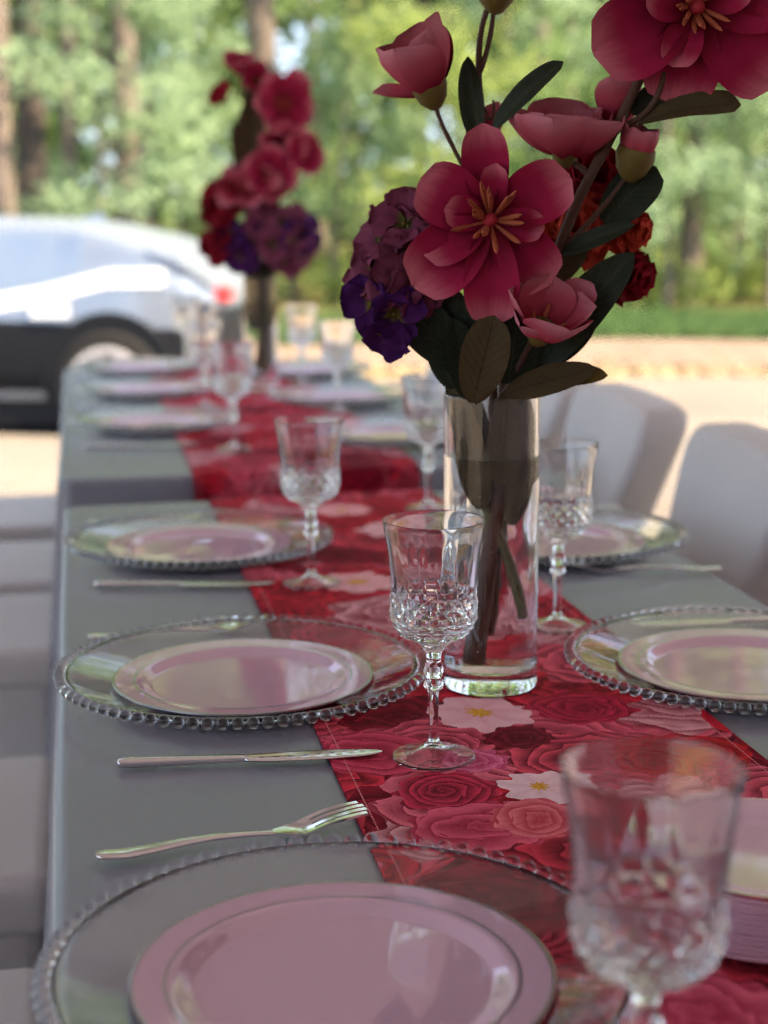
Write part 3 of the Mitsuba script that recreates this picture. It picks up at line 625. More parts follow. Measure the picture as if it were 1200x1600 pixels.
# ================================================================ vases
VR, VH, WL = .0420, .2640, .2100
def vase(x, y, z, label):
    k = thing('glass_vase', label, 'vase', 'tall clear cylinder vases'); M = T().translate([x, y, z])
    ri = VR - .0032
    body = tri(*(lambda m: (m.vertices, m.faces))(lathe([(0, 0), (VR - .004, 0), (VR - .001, .001), (VR, .004), (VR, VH - .002), (VR - .0008, VH - .0003), (VR - .0016, VH), (VR - .0024, VH - .0003), (ri, VH - .002), (ri, WL)], 128, False)))
    # outward: the outer wall's normals point away from the axis
    c = body.triangles_center; sel = c[:, 2] < VH * .8; sel &= c[:, 2] > .01; sel &= np.hypot(c[:, 0], c[:, 1]) > VR - .001
    if (body.face_normals[sel][:, :2] * c[sel][:, :2]).sum() < 0: body.invert()
    put(k, P(body, 'clear_glass', 40), M)
    k2 = thing('vase_water', 'clear water filling the ' + label, 'water'); 
    wp = [(0, .0185), (ri - .004, .0185), (ri - .001, .0195), (ri, .0225), (ri, WL)]
    w = lathe(wp, 128, False); c = w.triangles_center; s = w.face_normals
    if (s[:, :2] * c[:, :2]).sum() < 0: w.invert()
    put(k2, P(w, 'water_in_glass', 40), M)
    t = lathe([(0, WL - .0012), (ri * .5, WL - .0012), (ri - .004, WL - .0010), (ri - .0015, WL - .0003), (ri, WL)], 128, False)
    if t.face_normals[:, 2].sum() < 0: t.invert()
    part(k2, 'surface', P(t, 'water_top', True), M)
    bs = []
    for i in range(46):
        b_ = trimesh.creation.icosphere(subdivisions=1, radius=rng.uniform(.0004, .0009)); a_ = rng.uniform(0, 2 * PI)
        b_.apply_translation([x + (ri - .0013) * math.cos(a_), y + (ri - .0013) * math.sin(a_), z + rng.uniform(.03, .19)]); bs.append(b_)
    labels[part(k2, 'bubbles', P(trimesh.util.concatenate(bs), 'air_in_water', True))] = {'kind': 'stuff'}
V1 = np.array([.3503, 1.3256, ZR]); V2 = np.array([.422, 3.75, ZR - .003])
vase(*V1, 'tall clear glass vase on the near table holding the big bouquet')
vase(*V2, 'blurred tall clear glass vase on the far table')

# ================================================================ flowers
def frame(n, roll=0.0):
    n = np.asarray(n, float); n /= np.linalg.norm(n)
    up = np.array([0, 0, 1.0]) if abs(n[2]) < .95 else np.array([0, 1.0, 0])
    a = np.cross(up, n); a /= np.linalg.norm(a); b = np.cross(n, a)
    c, s = math.cos(roll), math.sin(roll)
    return c * a + s * b, -s * a + c * b, n
def petal(L, W, a0, a1, cup=.25, wav=.04, shape=(.62, .38), seed=0, nr=13, nc=9, r0=.004, tipcurl=0.0, notch=0.0):
    """points in the flower's frame for a petal along +x that opens away from the axis +z; a0, a1: angle from the axis at base and tip"""
    t = np.linspace(0, 1, nr); s = np.linspace(-1, 1, nc)
    ang = np.radians(a0 + (a1 - a0) * t + tipcurl * np.clip((t - .75) / .25, 0, 1) ** 2)
    dx, dz = np.sin(ang), np.cos(ang); st = L / (nr - 1)
    X = r0 + np.r_[0, np.cumsum((dx[1:] + dx[:-1]) / 2)] * st; Z = np.r_[0, np.cumsum((dz[1:] + dz[:-1]) / 2)] * st
    w = (t + .012) ** shape[0] * (1.0 - t) ** shape[1]; w = W * w / w.max(); w[-1] = W * .10; w[0] = max(w[0], W * .14)
    TT, S = np.meshgrid(t, s, indexing='ij')
    h = cup * (S ** 2) * w[:, None] + wav * W * (meshkit.noise(np.stack([TT * 3 + seed * 7.1, S * 2.2 + seed, 0 * S + seed], -1)) - .5) * (.3 + np.abs(S)) * 2
    h = h - .06 * W * np.exp(-(S / .16) ** 2)
    tip = notch * L * (S ** 2) * TT ** 4
    px = X[:, None] - dz[:, None] * h + dx[:, None] * (-tip); pz = Z[:, None] + dx[:, None] * h - dz[:, None] * tip
    # cup lifts the edges towards the axis side
    v = np.stack([px, S * w[:, None], pz], -1).reshape(-1, 3); uv = np.stack([(S + 1) / 2, TT], -1).reshape(-1, 2)
    return v, grid_faces(nr, nc), uv
def place_v(v, az, F3, C):
    c, s = math.cos(az), math.sin(az); v = np.stack([c * v[:, 0] - s * v[:, 1], s * v[:, 0] + c * v[:, 1], v[:, 2]], 1)
    return C + v[:, :1] * F3[0] + v[:, 1:2] * F3[1] + v[:, 2:3] * F3[2]
class Bouquet:
    def __init__(self, base, yaw, k=1.0):
        c, s = math.cos(yaw), math.sin(yaw); self.o = np.array(base, float); self.k = k
        self.u, self.d = np.array([c, -s, 0.0]), np.array([-s, -c, 0.0])
    def p(self, a): a = np.asarray(a, float) * self.k; return self.o + a[0] * self.u + a[1] * self.d + np.array([0, 0, a[2]])
    def v(self, a): return a[0] * self.u + a[1] * self.d + np.array([0, 0, a[2]])
def flower(key, B, C, n, petals, mat, roll=0, stamens=0, core=.007, sl=.030, calyx=None, name='flower'):
    """petals: (azimuth deg, length, half width, a0, a1, cup, extra dict)"""
    C = B.p(C); n = B.v(n); F3 = frame(n, roll)
    co = trimesh.creation.icosphere(subdivisions=2, radius=core * B.k); co.vertices = co.vertices * [1, 1, 1.5]
    co.vertices = place_v(co.vertices + [0, 0, core * .6], 0, F3, C)
    fk = part(key, name, P(co, 'red_core' if stamens else 'olive_calyx', True))
    for i, (az, L, W, a0, a1, cup, *ex) in enumerate(petals):
        kw = ex[0] if ex else {}
        v, f, uv = petal(L * B.k, W * B.k, a0, a1, cup, seed=i + int(1000 * abs(C[2])) % 97, **kw)
        part(fk, 'petal', P(tri(place_v(v, math.radians(az), F3, C), f), mat, True, uv=uv))
    for i in range(stamens):
        az = 2 * PI * i / stamens + rng.normal(0, .3); op = math.radians(rng.uniform(22, 74)); L = sl * B.k * rng.uniform(.8, 1.15)
        tt = np.linspace(0, 1, 6); pts = np.stack([.004 * B.k + np.sin(op * (1.15 - .45 * tt)) * L * tt, 0 * tt, np.cos(op * (1.15 - .45 * tt)) * L * tt + .002], 1)
        m = tube(pts, np.array([.0012, .0017, .0022, .0023, .0018, .0005]) * B.k, 6)
        part(fk, 'stamen', P(tri(place_v(m.vertices, az, F3, C), m.faces), 'orange_stamen', True))
    if calyx:
        m = lathe([(0, -.010), (.004, -.009), (.0095, -.003), (.0125, .006), (.0115, .012), (.0100, .011), (.0085, .004), (0, .0)], 14); m.vertices *= calyx * B.k
        part(fk, 'calyx', P(tri(place_v(m.vertices, 0, F3, C), m.faces), 'olive_calyx', True))
    return fk
def leaf(key, B, a, b, W, mat, face=(0, 1, .2), bendz=.12, fold=.25, seed=0, twist=0.0, shape=(.55, .6)):
    """a leaf from a to b whose upper side looks along face"""
    a, b, n = B.p(a), B.p(b), B.v(face); ax = b - a; L = np.linalg.norm(ax); ax /= L
    n = n - ax * (n @ ax); n /= np.linalg.norm(n); sd = np.cross(n, ax)
    nr, nc = 15, 7; t = np.linspace(0, 1, nr); s = np.linspace(-1, 1, nc)
    w = (t + .02) ** shape[0] * (1 - t) ** shape[1]; w = W * B.k * w / w.max(); w[-1] = .0006; w[0] = max(w[0], .0012)
    TT, S = np.meshgrid(t, s, indexing='ij'); ww = w[:, None]
    h = fold * np.abs(S) * ww + bendz * L * (TT - TT ** 2) * 1.6 + .10 * W * B.k * (meshkit.noise(np.stack([TT * 4 + seed, S * 2, 0 * S + seed * 3.3], -1)) - .5) * (1 + np.abs(S))
    tw = twist * TT
    so = S * ww
    v = a + ax * (TT * L)[..., None] + sd * (so * np.cos(tw))[..., None] + n * (h + so * np.sin(tw))[..., None]
    return part(key, 'leaf', P(tri(v.reshape(-1, 3), grid_faces(nr, nc)), mat, True, uv=np.stack([(S + 1) / 2, TT], -1).reshape(-1, 2)))
def twig(B, pts, r0, r1, n=26, sides=9, knob=.12):
    q = spline(np.array([B.p(a) for a in pts]), n); r = np.linspace(r0, r1, n) * B.k
    r = r * (1 + knob * (meshkit.noise(q * 90, 5) - .5) * 2)
    return tube(q, r, sides)

B1 = Bouquet(V1, YAW)
FACE = (-.05, 1, .02)
# --- branch with the large open bloom and the half open one below it
k = thing('magnolia_branch', 'artificial magnolia stem with the big open magenta bloom at the bouquet centre', 'flower stem')
put(k, P(trimesh.util.concatenate([twig(B1, [(-.012, .006, .024), (-.004, .008, .10), (.006, .008, .18), (.010, .004, .28), (.0, .02, .36), (-.006, .048, .412)], .0082, .0035),
                                   twig(B1, [(.004, .0, .25), (.018, .03, .285), (.031, .055, .318)], .003, .0022, 12)]), 'brown_stem', True))
flower(k, B1, (-.006, .052, .412), (-.10, 1, .10), [
    (95, 0.0738, 0.0193, 80, 82, .42), (27, 0.0702, 0.0248, 72, 90, .36), (-46, 0.0684, 0.0248, 86, 106, .26), (-88, 0.0828, 0.0230, 80, 94, .36), (221, 0.0792, 0.0285, 80, 92, .34), (152, 0.0630, 0.0258, 70, 92, .40),
    (84, 0.0432, 0.0115, 66, 74, .45), (-10, 0.0423, 0.0138, 66, 90, .4, {'wav': .14}), (207, 0.0576, 0.0193, 74, 90, .36, {'wav': .10}), (168, 0.0369, 0.0143, 58, 76, .5)],
    'magenta_petal', 0, 16, .006, .040)
flower(k, B1, (.034, .060, .318), (.25, .55, .85), [
    (-95, .056, .030, 62, 28, .55, {'tipcurl': -20}), (-20, .052, .024, 58, 20, .5), (70, .050, .024, 50, 14, .5), (150, .048, .020, 55, 30, .5), (205, .040, .020, 66, 40, .5), (20, .060, .018, 60, 34, .4)],
    'pink_petal', 0, 5, .005, .022, 1.0)
leaf(k, B1, (-.020, .06, .262), (-.004, .075, .336), .020, 'brown_leaf', (0, 1, .1), .06, .12, 1, shape=(.6, .45))
leaf(k, B1, (.008, .045, .268), (.084, .05, .290), .013, 'brown_leaf', (-.2, 1, .4), .08, .2, 2)
leaf(k, B1, (.050, .035, .278), (.094, .045, .283), .010, 'olive_calyx', (0, .8, .6), .10, .3, 12)
leaf(k, B1, (.030, .022, .350), (.078, .028, .388), .011, 'brown_leaf', (.1, 1, .3), .1, .2, 3)
leaf(k, B1, (-.028, .030, .290), (-.094, .030, .366), .021, 'dark_leaf', (-.2, 1, .1), .10, .2, 4)
leaf(k, B1, (-.034, .02, .270), (-.052, .03, .332), .013, 'dark_leaf', (-.5, 1, 0), .12, .3, 5)
leaf(k, B1, (-.020, .03, .262), (-.036, .045, .332), .015, 'dark_leaf', (.2, 1, 0), .08, .25, 6)
leaf(k, B1, (-.012, .03, .275), (-.060, .026, .368), .024, 'dark_leaf', (.0, 1, .0), .08, .2, 21)
leaf(k, B1, (.012, .03, .275), (.020, .04, .350), .022, 'dark_leaf', (.1, 1, .1), .08, .2, 22)
leaf(k, B1, (.030, .03, .285), (.115, .04, .385), .021, 'dark_leaf', (-.35, 1, .25), .10, .22, 7)
leaf(k, B1, (.040, .02, .290), (.085, .03, .327), .012, 'dark_leaf', (.2, 1, .4), .12, .3, 8)
# --- the tall branch to the upper right
k = thing('magnolia_branch', 'tall artificial magnolia branch leaning right with the open bloom at top right', 'flower stem')
put(k, P(trimesh.util.concatenate([twig(B1, [(-.003, -.002, .050), (.004, .0, .16), (.018, .0, .28), (.050, .025, .378), (.069, .03, .429), (.097, .03, .483), (.120, .03, .530), (.152, .045, .576)], .0062, .0036, 50),
    twig(B1, [(.104, .03, .487), (.121, .034, .497), (.135, .042, .530)], .0032, .0022, 12), twig(B1, [(.054, .028, .386), (.080, .032, .412), (.108, .03, .447)], .0030, .0018, 14),
    twig(B1, [(.078, .03, .448), (.068, .025, .456), (.058, .02, .462)], .0030, .002, 8)]), 'brown_stem', True))
flower(k, B1, (.157, .052, .580), (.0, 1, -.18), [
    (203, .086, .034, 76, 90, .3), (-100, .074, .031, 86, 102, .25), (-42, .088, .030, 78, 92, .3), (12, .075, .030, 72, 84, .3), (80, .078, .030, 70, 80, .3), (135, .078, .032, 72, 84, .3),
    (-112, .047, .0165, 66, 84, .4, {'wav': .12}), (160, .046, .020, 58, 74, .4), (30, .045, .018, 55, 70, .4), (95, .04, .018, 50, 64, .35)],
    'magenta_petal', 0, 15, .007, .030)
flower(k, B1, (.058, .022, .464), (.02, .16, .98), [
    (-120, .062, .036, 84, 22, .55), (-50, .060, .034, 82, 30, .5), (20, .055, .030, 74, 16, .5), (95, .056, .030, 60, 10, .5), (165, .060, .030, 80, 26, .5), (225, .052, .030, 70, 14, .5), (-85, .044, .024, 60, 4, .5), (60, .046, .022, 50, 0, .5), (-10, .048, .020, 56, 6, .5)],
    'pink_petal', 0, 5, .006, .022, 1.05)
flower(k, B1, (.113, .03, .455), (.22, .25, 1), [(a, .037, .015, 50, -14, .75) for a in (-95, -20, 50, 120, 190, 250)], 'pink_petal', 0, 0, .006, .02, 1.35, 'bud')
flower(k, B1, (.100, .012, .487), (.12, -.2, 1), [(-60, .045, .016, 40, 4, .5), (-130, .042, .016, 44, 10, .5), (90, .046, .018, 36, 4, .5), (10, .040, .016, 50, 20, .5)], 'pink_petal', 0, 0, .005, .02, .7, 'bud')
leaf(k, B1, (.116, .035, .489), (.197, .05, .503), .0125, 'brown_leaf', (.0, .6, .8), .16, .3, 9, .5, (.5, .3))
leaf(k, B1, (.112, .02, .500), (.182, .02, .530), .015, 'dark_leaf', (.1, 1, .4), .06, .2, 10)
leaf(k, B1, (.196, .02, .560), (.222, .02, .548), .008, 'dark_leaf', (.1, 1, .4), .06, .2, 10)
leaf(k, B1, (.092, .022, .409), (.134, .024, .455), .0195, 'dark_leaf', (-.2, 1, .2), .05, .15, 11, 0, (.45, .35))
leaf(k, B1, (.056, .035, .384), (.112, .055, .408), .0085, 'dark_leaf', (.1, .9, .5), .10, .4, 13)
# --- the upright branch with the cup at upper left and the bud cut by the top edge
k = thing('magnolia_branch', 'upright artificial magnolia twig with the pink cup flower at upper left', 'flower stem')
put(k, P(trimesh.util.concatenate([twig(B1, [(.0, -.012, .100), (.002, -.018, .20), (.002, -.02, .33), (-.004, -.02, .43), (-.009, -.02, .499), (-.012, -.02, .547), (-.006, -.012, .585)], .0050, .0026, 44, 9, .25),
    twig(B1, [(-.011, -.02, .535), (-.003, -.018, .562), (.0, -.012, .590)], .0026, .0018, 10), twig(B1, [(-.006, -.02, .42), (-.026, -.008, .458), (-.042, -.002, .488), (-.049, .0, .505)], .0024, .0017, 18, 8, .2),
    twig(B1, [(-.010, -.02, .50), (-.002, -.016, .497), (.0, -.012, .512)], .002, .001, 8)]), 'brown_stem', True))
flower(k, B1, (-.052, .0, .515), (-.34, .30, 1), [
    (-75, .062, .031, 56, 2, .55), (-140, .060, .026, 52, 6, .5), (-10, .066, .024, 48, -2, .5), (55, .068, .026, 40, -4, .5), (120, .062, .028, 44, 2, .5), (185, .056, .022, 52, 22, .5), (205, .050, .015, 84, 62, .45)],
    'pink_petal', 0, 4, .005, .022, 1.25)
flower(k, B1, (.002, -.01, .596), (.05, .1, 1), [(a, .034, .015, 50, -12, .75) for a in (0, 72, 144, 216, 288)], 'pink_petal', 0, 0, .006, .02, 1.5, 'bud')
flower(k, B1, (-.001, -.03, .478), (-.15, -.1, 1), [(-60, .034, .014, 40, 2, .5), (190, .036, .014, 40, 6, .5), (70, .034, .014, 36, 2, .5)], 'pink_petal', 0, 0, .004, .02, .6, 'bud')
leaf(k, B1, (-.013, -.005, .476), (-.022, -.004, .547), .0105, 'dark_leaf', (-.35, 1, .1), .05, .55, 14, .3)
leaf(k, B1, (-.002, .028, .486), (.054, .035, .539), .0100, 'dark_leaf', (-.45, .8, .5), .13, .35, 15, .2, (.5, .45))
leaf(k, B1, (-.005, -.01, .50), (-.030, -.006, .515), .0045, 'brown_leaf', (0, .8, .6), .1, .3, 16)
# green cut stem seen low in the water, and leaves squeezed into the vase neck
k = thing('leafy_stem', 'cut olive green stem crossing the water with brown leaves in the vase neck', 'flower stem')
put(k, P(twig(B1, [(.0235, .014, .066), (.014, .012, .11), (-.002, .010, .16), (-.016, .006, .205), (-.018, .0, .25), (-.012, -.01, .29)], .0042, .0034, 30), 'green_stem', True))
for a, b, W, mt, fc in [((-.008, .016, .165), (-.027, .020, .262), .013, 'brown_leaf', (-.2, 1, 0)), ((.006, .024, .185), (.012, .026, .272), .015, 'brown_leaf', (.1, 1, 0)), ((.014, .012, .150), (.029, .016, .262), .012, 'brown_leaf', (.4, 1, 0)),
                        ((-.004, .0, .175), (-.022, .0, .275), .015, 'dark_leaf', (-.3, 1, 0)), ((.022, .004, .205), (.037, .004, .190), .010, 'dark_leaf', (.2, 1, .2)), ((-.015, .010, .21), (-.036, .008, .29), .012, 'brown_leaf', (-.5, 1, 0)), ((.012, -.012, .17), (.026, -.012, .275), .016, 'dark_leaf', (.2, 1, 0))]:
    leaf(k, B1, a, b, W, mt, fc, .05, .2, int(1000 * b[2]))
# --- hydrangea
def hydrangea(B, stem, florets, label, kfac=1.0):
    k = thing('hydrangea_stem', label, 'flower stem')
    put(k, P(twig(B, stem, .0036, .0026, 22), 'green_stem', True))
    for i, (u, d, z, n, mt) in enumerate(florets):
        ro = rng.uniform(0, 90)
        flower(k, B, (u, d, z), n, [(ro + 90 * j + rng.normal(0, 6), .0245 * kfac * rng.uniform(.8, 1.2), .0148 * kfac, 50, 92 + rng.normal(0, 16), .26, {'wav': .32, 'shape': (.5, .28), 'nr': 9, 'nc': 7, 'r0': .0015, 'tipcurl': rng.uniform(-30, 30)}) for j in range(4)], mt, 0, 0, .0026, name='floret')
MV, VI = 'mauve_petal', 'violet_petal'
hydrangea(B1, [(.004, -.008, .09), (-.002, -.012, .18), (-.022, -.004, .29), (-.066, .006, .37)], [
    (-0.076, .030, 0.408, (-.3, 1, .5), MV), (-0.057, .022, 0.418, (.1, .8, .9), MV), (-0.094, .020, 0.393, (-.8, .6, .6), MV), (-0.072, .036, 0.386, (0, 1, .1), MV), (-0.097, .030, 0.370, (-.8, 1, .2), MV), (-0.081, .042, 0.364, (-.1, 1, -.1), MV),
    (-0.103, .034, 0.348, (-.7, 1, -.2), VI), (-0.086, .044, 0.336, (.1, 1, -.2), VI), (-0.091, .040, 0.319, (-.2, .8, -.7), VI), (-0.107, .020, 0.364, (-1, .5, .4), MV), (-0.055, .010, 0.396, (0, 1, .4), MV), (-0.066, .040, 0.358, (.3, 1, -.2), MV), (-0.083, .010, 0.418, (-.4, .2, 1), MV)],
    'purple hydrangea head at the left of the near bouquet')
# --- carnations
def carnation(B, C, n, R, mat, stem, label, cnt=22):
    k = thing('carnation_stem', label, 'flower stem')
    put(k, P(twig(B, stem, .0026, .0018, 20), 'green_stem', True))
    C_, F3 = B.p(C), frame(B.v(n)); V, F, o = [], [], 0
    for i in range(cnt):
        ring = i / cnt; op = 18 + 85 * ring
        v, f, _ = petal(R * B.k * rng.uniform(.85, 1.1), R * .55 * B.k, op - 12, op + rng.uniform(-5, 25), .25, .5, (.9, .12), i * 3.7, 9, 11, .001)
        g = v.reshape(9, 11, 3); g[-1, ::2] += (g[-1, ::2] - g[-2, ::2]) * .45; g[-1, 1::2] -= (g[-1, 1::2] - g[-2, 1::2]) * .35
        V.append(place_v(v, i * 2.4, F3, C_)); F.append(f + o); o += len(v)
    m = lathe([(0, -.016), (.003, -.015), (.0055, -.006), (.006, .003), (.004, .004), (0, .002)], 12); m.vertices *= B.k
    part(k, 'calyx', P(tri(place_v(m.vertices, 0, F3, C_), m.faces), 'green_stem', True))
    part(k, 'petals', P(tri(np.vstack(V), np.vstack(F)), mat, True))
ST = [(.004, -.010, .11), (.010, -.018, .19), (.022, -.02, .28)]
carnation(B1, (.070, -.028, .398), (.0, 1, .4), .032, 'coral_petal', ST + [(.06, -.035, .38)], 'coral carnation behind the dark branch, nearest the big bloom')
carnation(B1, (.118, -.030, .404), (.5, .6, -.1), .022, 'coral_petal', ST + [(.09, -.035, .39)], 'coral carnation sticking out to the right of the bouquet')
carnation(B1, (.090, -.040, .418), (.1, .8, .3), .022, 'coral_petal', ST + [(.085, -.045, .40)], 'small coral carnation between the two branches')
carnation(B1, (.090, -.045, .450), (.1, 1, .1), .028, 'crimson_petal', ST + [(.085, -.055, .43)], 'crimson carnation below the pink cup flower')
carnation(B1, (.120, -.030, .362), (.7, .7, -.2), .023, 'crimson_petal', ST + [(.09, -.04, .35)], 'crimson carnation at the lower right of the bouquet')

# ---- far bouquet (its shape read from the blurred picture)
def f2(px, py, d=0.0): return ((px - 409) * .00150, d, .264 + (434 - py) * .00146)   # metres from the far vase's foot
B2 = Bouquet(V2, .11)
def simple(n, L, W, a0, a1): return [(360 / n * i + rng.normal(0, 8), L * rng.uniform(.9, 1.1), W, a0, a1, .35, {'nr': 9, 'nc': 7}) for i in range(n)]
k = thing('magnolia_branch', 'blurred magnolia branch with magenta blooms at the top of the far bouquet', 'flower stem')
put(k, P(trimesh.util.concatenate([twig(B2, [(.0, 0, .04), (.004, 0, .25), f2(410, 300), f2(430, 200), f2(436, 130)], .006, .003), twig(B2, [f2(425, 260), f2(450, 245), f2(475, 245)], .003, .002, 10)]), 'brown_stem', True))
flower(k, B2, f2(445, 165, .03), (.5, 1, .1), simple(6, .086, .036, 56, 84), 'magenta_petal', 0, 6, .006)
flower(k, B2, f2(440, 228, .03), (.3, 1, -.2), simple(5, .066, .032, 50, 72), 'magenta_petal', 0, 0, .006)
flower(k, B2, f2(470, 245, .02), (.5, .8, .2), simple(5, .062, .030, 44, 64), 'magenta_petal', 0, 0, .006)
flower(k, B2, f2(425, 275, .05), (.1, 1, .2), simple(5, .070, .034, 50, 72), 'magenta_petal', 0, 0, .006)
flower(k, B2, f2(412, 130, .02), (-.1, 1, .4), simple(5, .046, .022, 44, 60), 'magenta_petal', 0, 0, .006)
for a, b, W in [(f2(402, 280), f2(400, 150), .036), (f2(400, 290), f2(376, 190), .026), (f2(415, 200), f2(440, 118), .018), (f2(405, 310), f2(382, 240), .026), (f2(420, 180), f2(396, 140), .022), (f2(412, 300), f2(418, 215), .026)]:
    leaf(k, B2, a, b, W, 'brown_leaf', (0, 1, .2), .08, .2, int(b[2] * 1000))
k = thing('magnolia_branch', 'blurred magnolia branch with a pink bloom at the upper left of the far bouquet', 'flower stem')
put(k, P(twig(B2, [(-.01, 0, .05), (-.004, 0, .26), f2(392, 280), f2(392, 180), f2(386, 130)], .005, .003), 'brown_stem', True))
flower(k, B2, f2(386, 118, .01), (-.1, .6, 1), simple(5, .056, .026, 44, 26), 'magenta_petal', 0, 0, .005)
flower(k, B2, f2(395, 300, .05), (-.2, .6, .7), simple(6, .085, .034, 66, 84), 'pink_petal', 0, 6, .006)
flower(k, B2, f2(362, 155, .0), (-.6, .6, .5), simple(5, .040, .022, 50, 50), 'crimson_petal', 0, 0, .005)
for a, b, W in [(f2(400, 420), f2(350, 360), .022), (f2(410, 420), f2(470, 400), .022), (f2(400, 400), f2(410, 300), .030), (f2(395, 330), f2(360, 270), .020), (f2(415, 330), f2(450, 280), .02)]:
    leaf(k, B2, (a[0], -.03, a[2]), (b[0], -.03, b[2]), W, 'brown_leaf', (0, 1, .2), .08, .2, int(b[2] * 1000))
hydrangea(B2, [(.0, .0, .06), (.006, 0, .2), (.02, .01, .30)], [(f2(x, y, d)[0], d, f2(x, y, d)[2], n, mt) for x, y, d, n, mt in [
    (410, 350, .06, (-.2, 1, .3), MV), (445, 350, .05, (.3, 1, .4), MV), (430, 380, .07, (0, 1, 0), MV), (462, 375, .05, (.6, 1, 0), VI), (480, 365, .02, (1, .5, .1), VI), (475, 395, .03, (.8, .8, -.3), MV), (445, 405, .05, (.2, 1, -.4), MV), (395, 375, .05, (-.3, 1, 0), VI), (370, 365, .04, (-.6, 1, .1), VI), (385, 395, .05, (-.4, 1, -.3), VI), (418, 330, .04, (0, .8, .8), MV), (465, 345, .02, (.6, .5, .7), MV)]],
    'blurred purple hydrangea head low in the far bouquet', 1.75)
carnation(B2, f2(358, 318, .02), (-.6, 1, .2), .060, 'crimson_petal', [(-.006, 0, .06), (-.012, 0, .25), f2(365, 335)], 'blurred crimson carnation at the left of the far bouquet')
carnation(B2, f2(350, 382, .02), (-.8, .8, 0), .048, 'crimson_petal', [(-.004, .004, .06), (-.014, 0, .25), f2(360, 390)], 'blurred crimson carnation at the lower left of the far bouquet')
k = thing('leafy_stem', 'dark leaves packed into the neck of the far vase', 'flower stem')
put(k, P(twig(B2, [(.012, .006, .04), (.0, .0, .15), (-.004, 0, .28)], .005, .004, 18), 'green_stem', True))
for i in range(7):
    u = -.024 + .008 * i
    leaf(k, B2, (u * .4, .012 * ((i % 3) - 1), .14), (u * 1.25, .018 * ((i % 3) - 1), .30), .016, 'dark_leaf' if i % 2 else 'brown_leaf', (u * 8, 1, 0), .05, .2, i)

# ================================================================ chairs in stretch covers
def chair_meshes():
    seat = man(rbox(.43, .42, .075, .022)); seat.apply_translation([-.215, 0, .435])
    # backrest: wide rounded top, waist near the seat; y across, z up
    hp = [(.155, .44), (.157, .52), (.175, .62), (.205, .72), (.224, .790), (.224, .826), (.206, .850), (.15, .857)]; pts = [(-a, b) for a, b in hp] + [(0, .860)] + hp[::-1]
    poly = Polygon(pts).buffer(-.02).buffer(.02)
    b = m3.CrossSection([np.array(poly.simplify(.0005).exterior.coords)[:-1]])
    # rounded slab: hull-free, stacked offsets
    layers = []
    for off, x in ((-.022, .0), (-.008, .006), (0, .018), (0, .068), (-.008, .082), (-.022, .088)): layers.append((off, x))
    polys = [np.array(shapely.geometry.polygon.orient(poly.buffer(o)).exterior.coords)[:-1] for o, _ in layers]
    def res(p, n=120):
        d = np.r_[0, np.cumsum(np.linalg.norm(np.diff(np.vstack([p, p[:1]]), axis=0), axis=1))]; q = np.vstack([p, p[:1]])
        i0 = np.argmin(np.abs(np.arctan2(p[:, 1] - .67, p[:, 0]) - 1.5708)); 
        q = np.vstack([p[i0:], p[:i0], p[i0:i0 + 1]]); d = np.r_[0, np.cumsum(np.linalg.norm(np.diff(q, axis=0), axis=1))]
        s = np.linspace(0, d[-1], n, endpoint=False); return np.stack([np.interp(s, d, q[:, 0]), np.interp(s, d, q[:, 1])], 1)
    rp = [res(p) for p in polys]
    v = np.vstack([np.c_[np.full(120, x), p] for (o, x), p in zip(layers, rp)])
    F = [grid_faces(len(layers), 120, True)]
    for li, flip in ((0, 1), (len(layers) - 1, 0)):
        c = len(v); v = np.vstack([v, [[layers[li][1], 0, .67]]]); s = np.arange(120); o = li * 120; t = np.stack([np.full(120, c), o + s, o + (s + 1) % 120], 1); F.append(t[:, ::-1] if flip else t)
    back = outward(tri(v, np.vstack(F)))
    back.vertices[:, 0] += (back.vertices[:, 2] - .44) * .29 - .03
    # skirt: stretch panels between seat and feet, arched at the bottom
    n = 200; per = rounded_rect(-.425, -.005, -.205, .205, .03, .0085); per = per[np.linspace(0, len(per) - 1, n).astype(int)]
    cx, cy = -.215, 0
    ang = np.arctan2(per[:, 1] - cy, per[:, 0] - cx); corner = np.abs(np.sin(2 * ang)) ** 1.5
    V = []
    for t in np.linspace(0, 1, 10):
        zb = .02 + .30 * (1 - corner); z = .43 + (zb - .43) * t; k = 1 - .05 * t * corner - .07 * np.sin(PI * t) * (1 - corner) * .6
        V.append(np.c_[cx + (per[:, 0] - cx) * k, cy + (per[:, 1] - cy) * k, z])
    skirt = outward(tri(np.vstack(V), grid_faces(10, n, True)))
    return P(seat, 'spandex', 40), P(back, 'spandex', 40), P(skirt, 'spandex', 40)
CS, CB, CK = chair_meshes()
def chair(x, y, deg, label, group):
    z = float(gw(x, y)); k = thing('covered_chair', label, 'chair', group); M = oriented(x, y, z, deg)
    part(k, 'seat', CS, M); part(k, 'backrest', CB, M); part(k, 'skirt', CK, M)
for y, lb in ((2.13, 'nearest grey covered chair at the right side of the tables'), (2.70, 'second grey covered chair on the right, its back with a dark edge'), (3.17, 'third grey covered chair on the right, partly behind the bouquet leaves'), (3.57, 'pale covered chair at right of the far table, behind the near bouquet'), (3.92, 'pale covered chair at the right end of the far table')):
    chair(.838, y, -4 + (y > 2.3) * 2, lb, 'covered chairs along the right side')
for y, lb in ((1.25, 'grey covered chair seat at the bottom left beside the nearest plate'), (1.86, 'grey covered chair seat at left beside the middle charger'), (2.79, 'pale covered chair seat at left beside the gap between the tables'), (3.28, 'bluish covered chair seat at left of the far table'), (3.86, 'farthest covered chair seat at left of the far table')):
    chair(-.085 - .40, y, 180, lb, 'covered chairs along the left side')

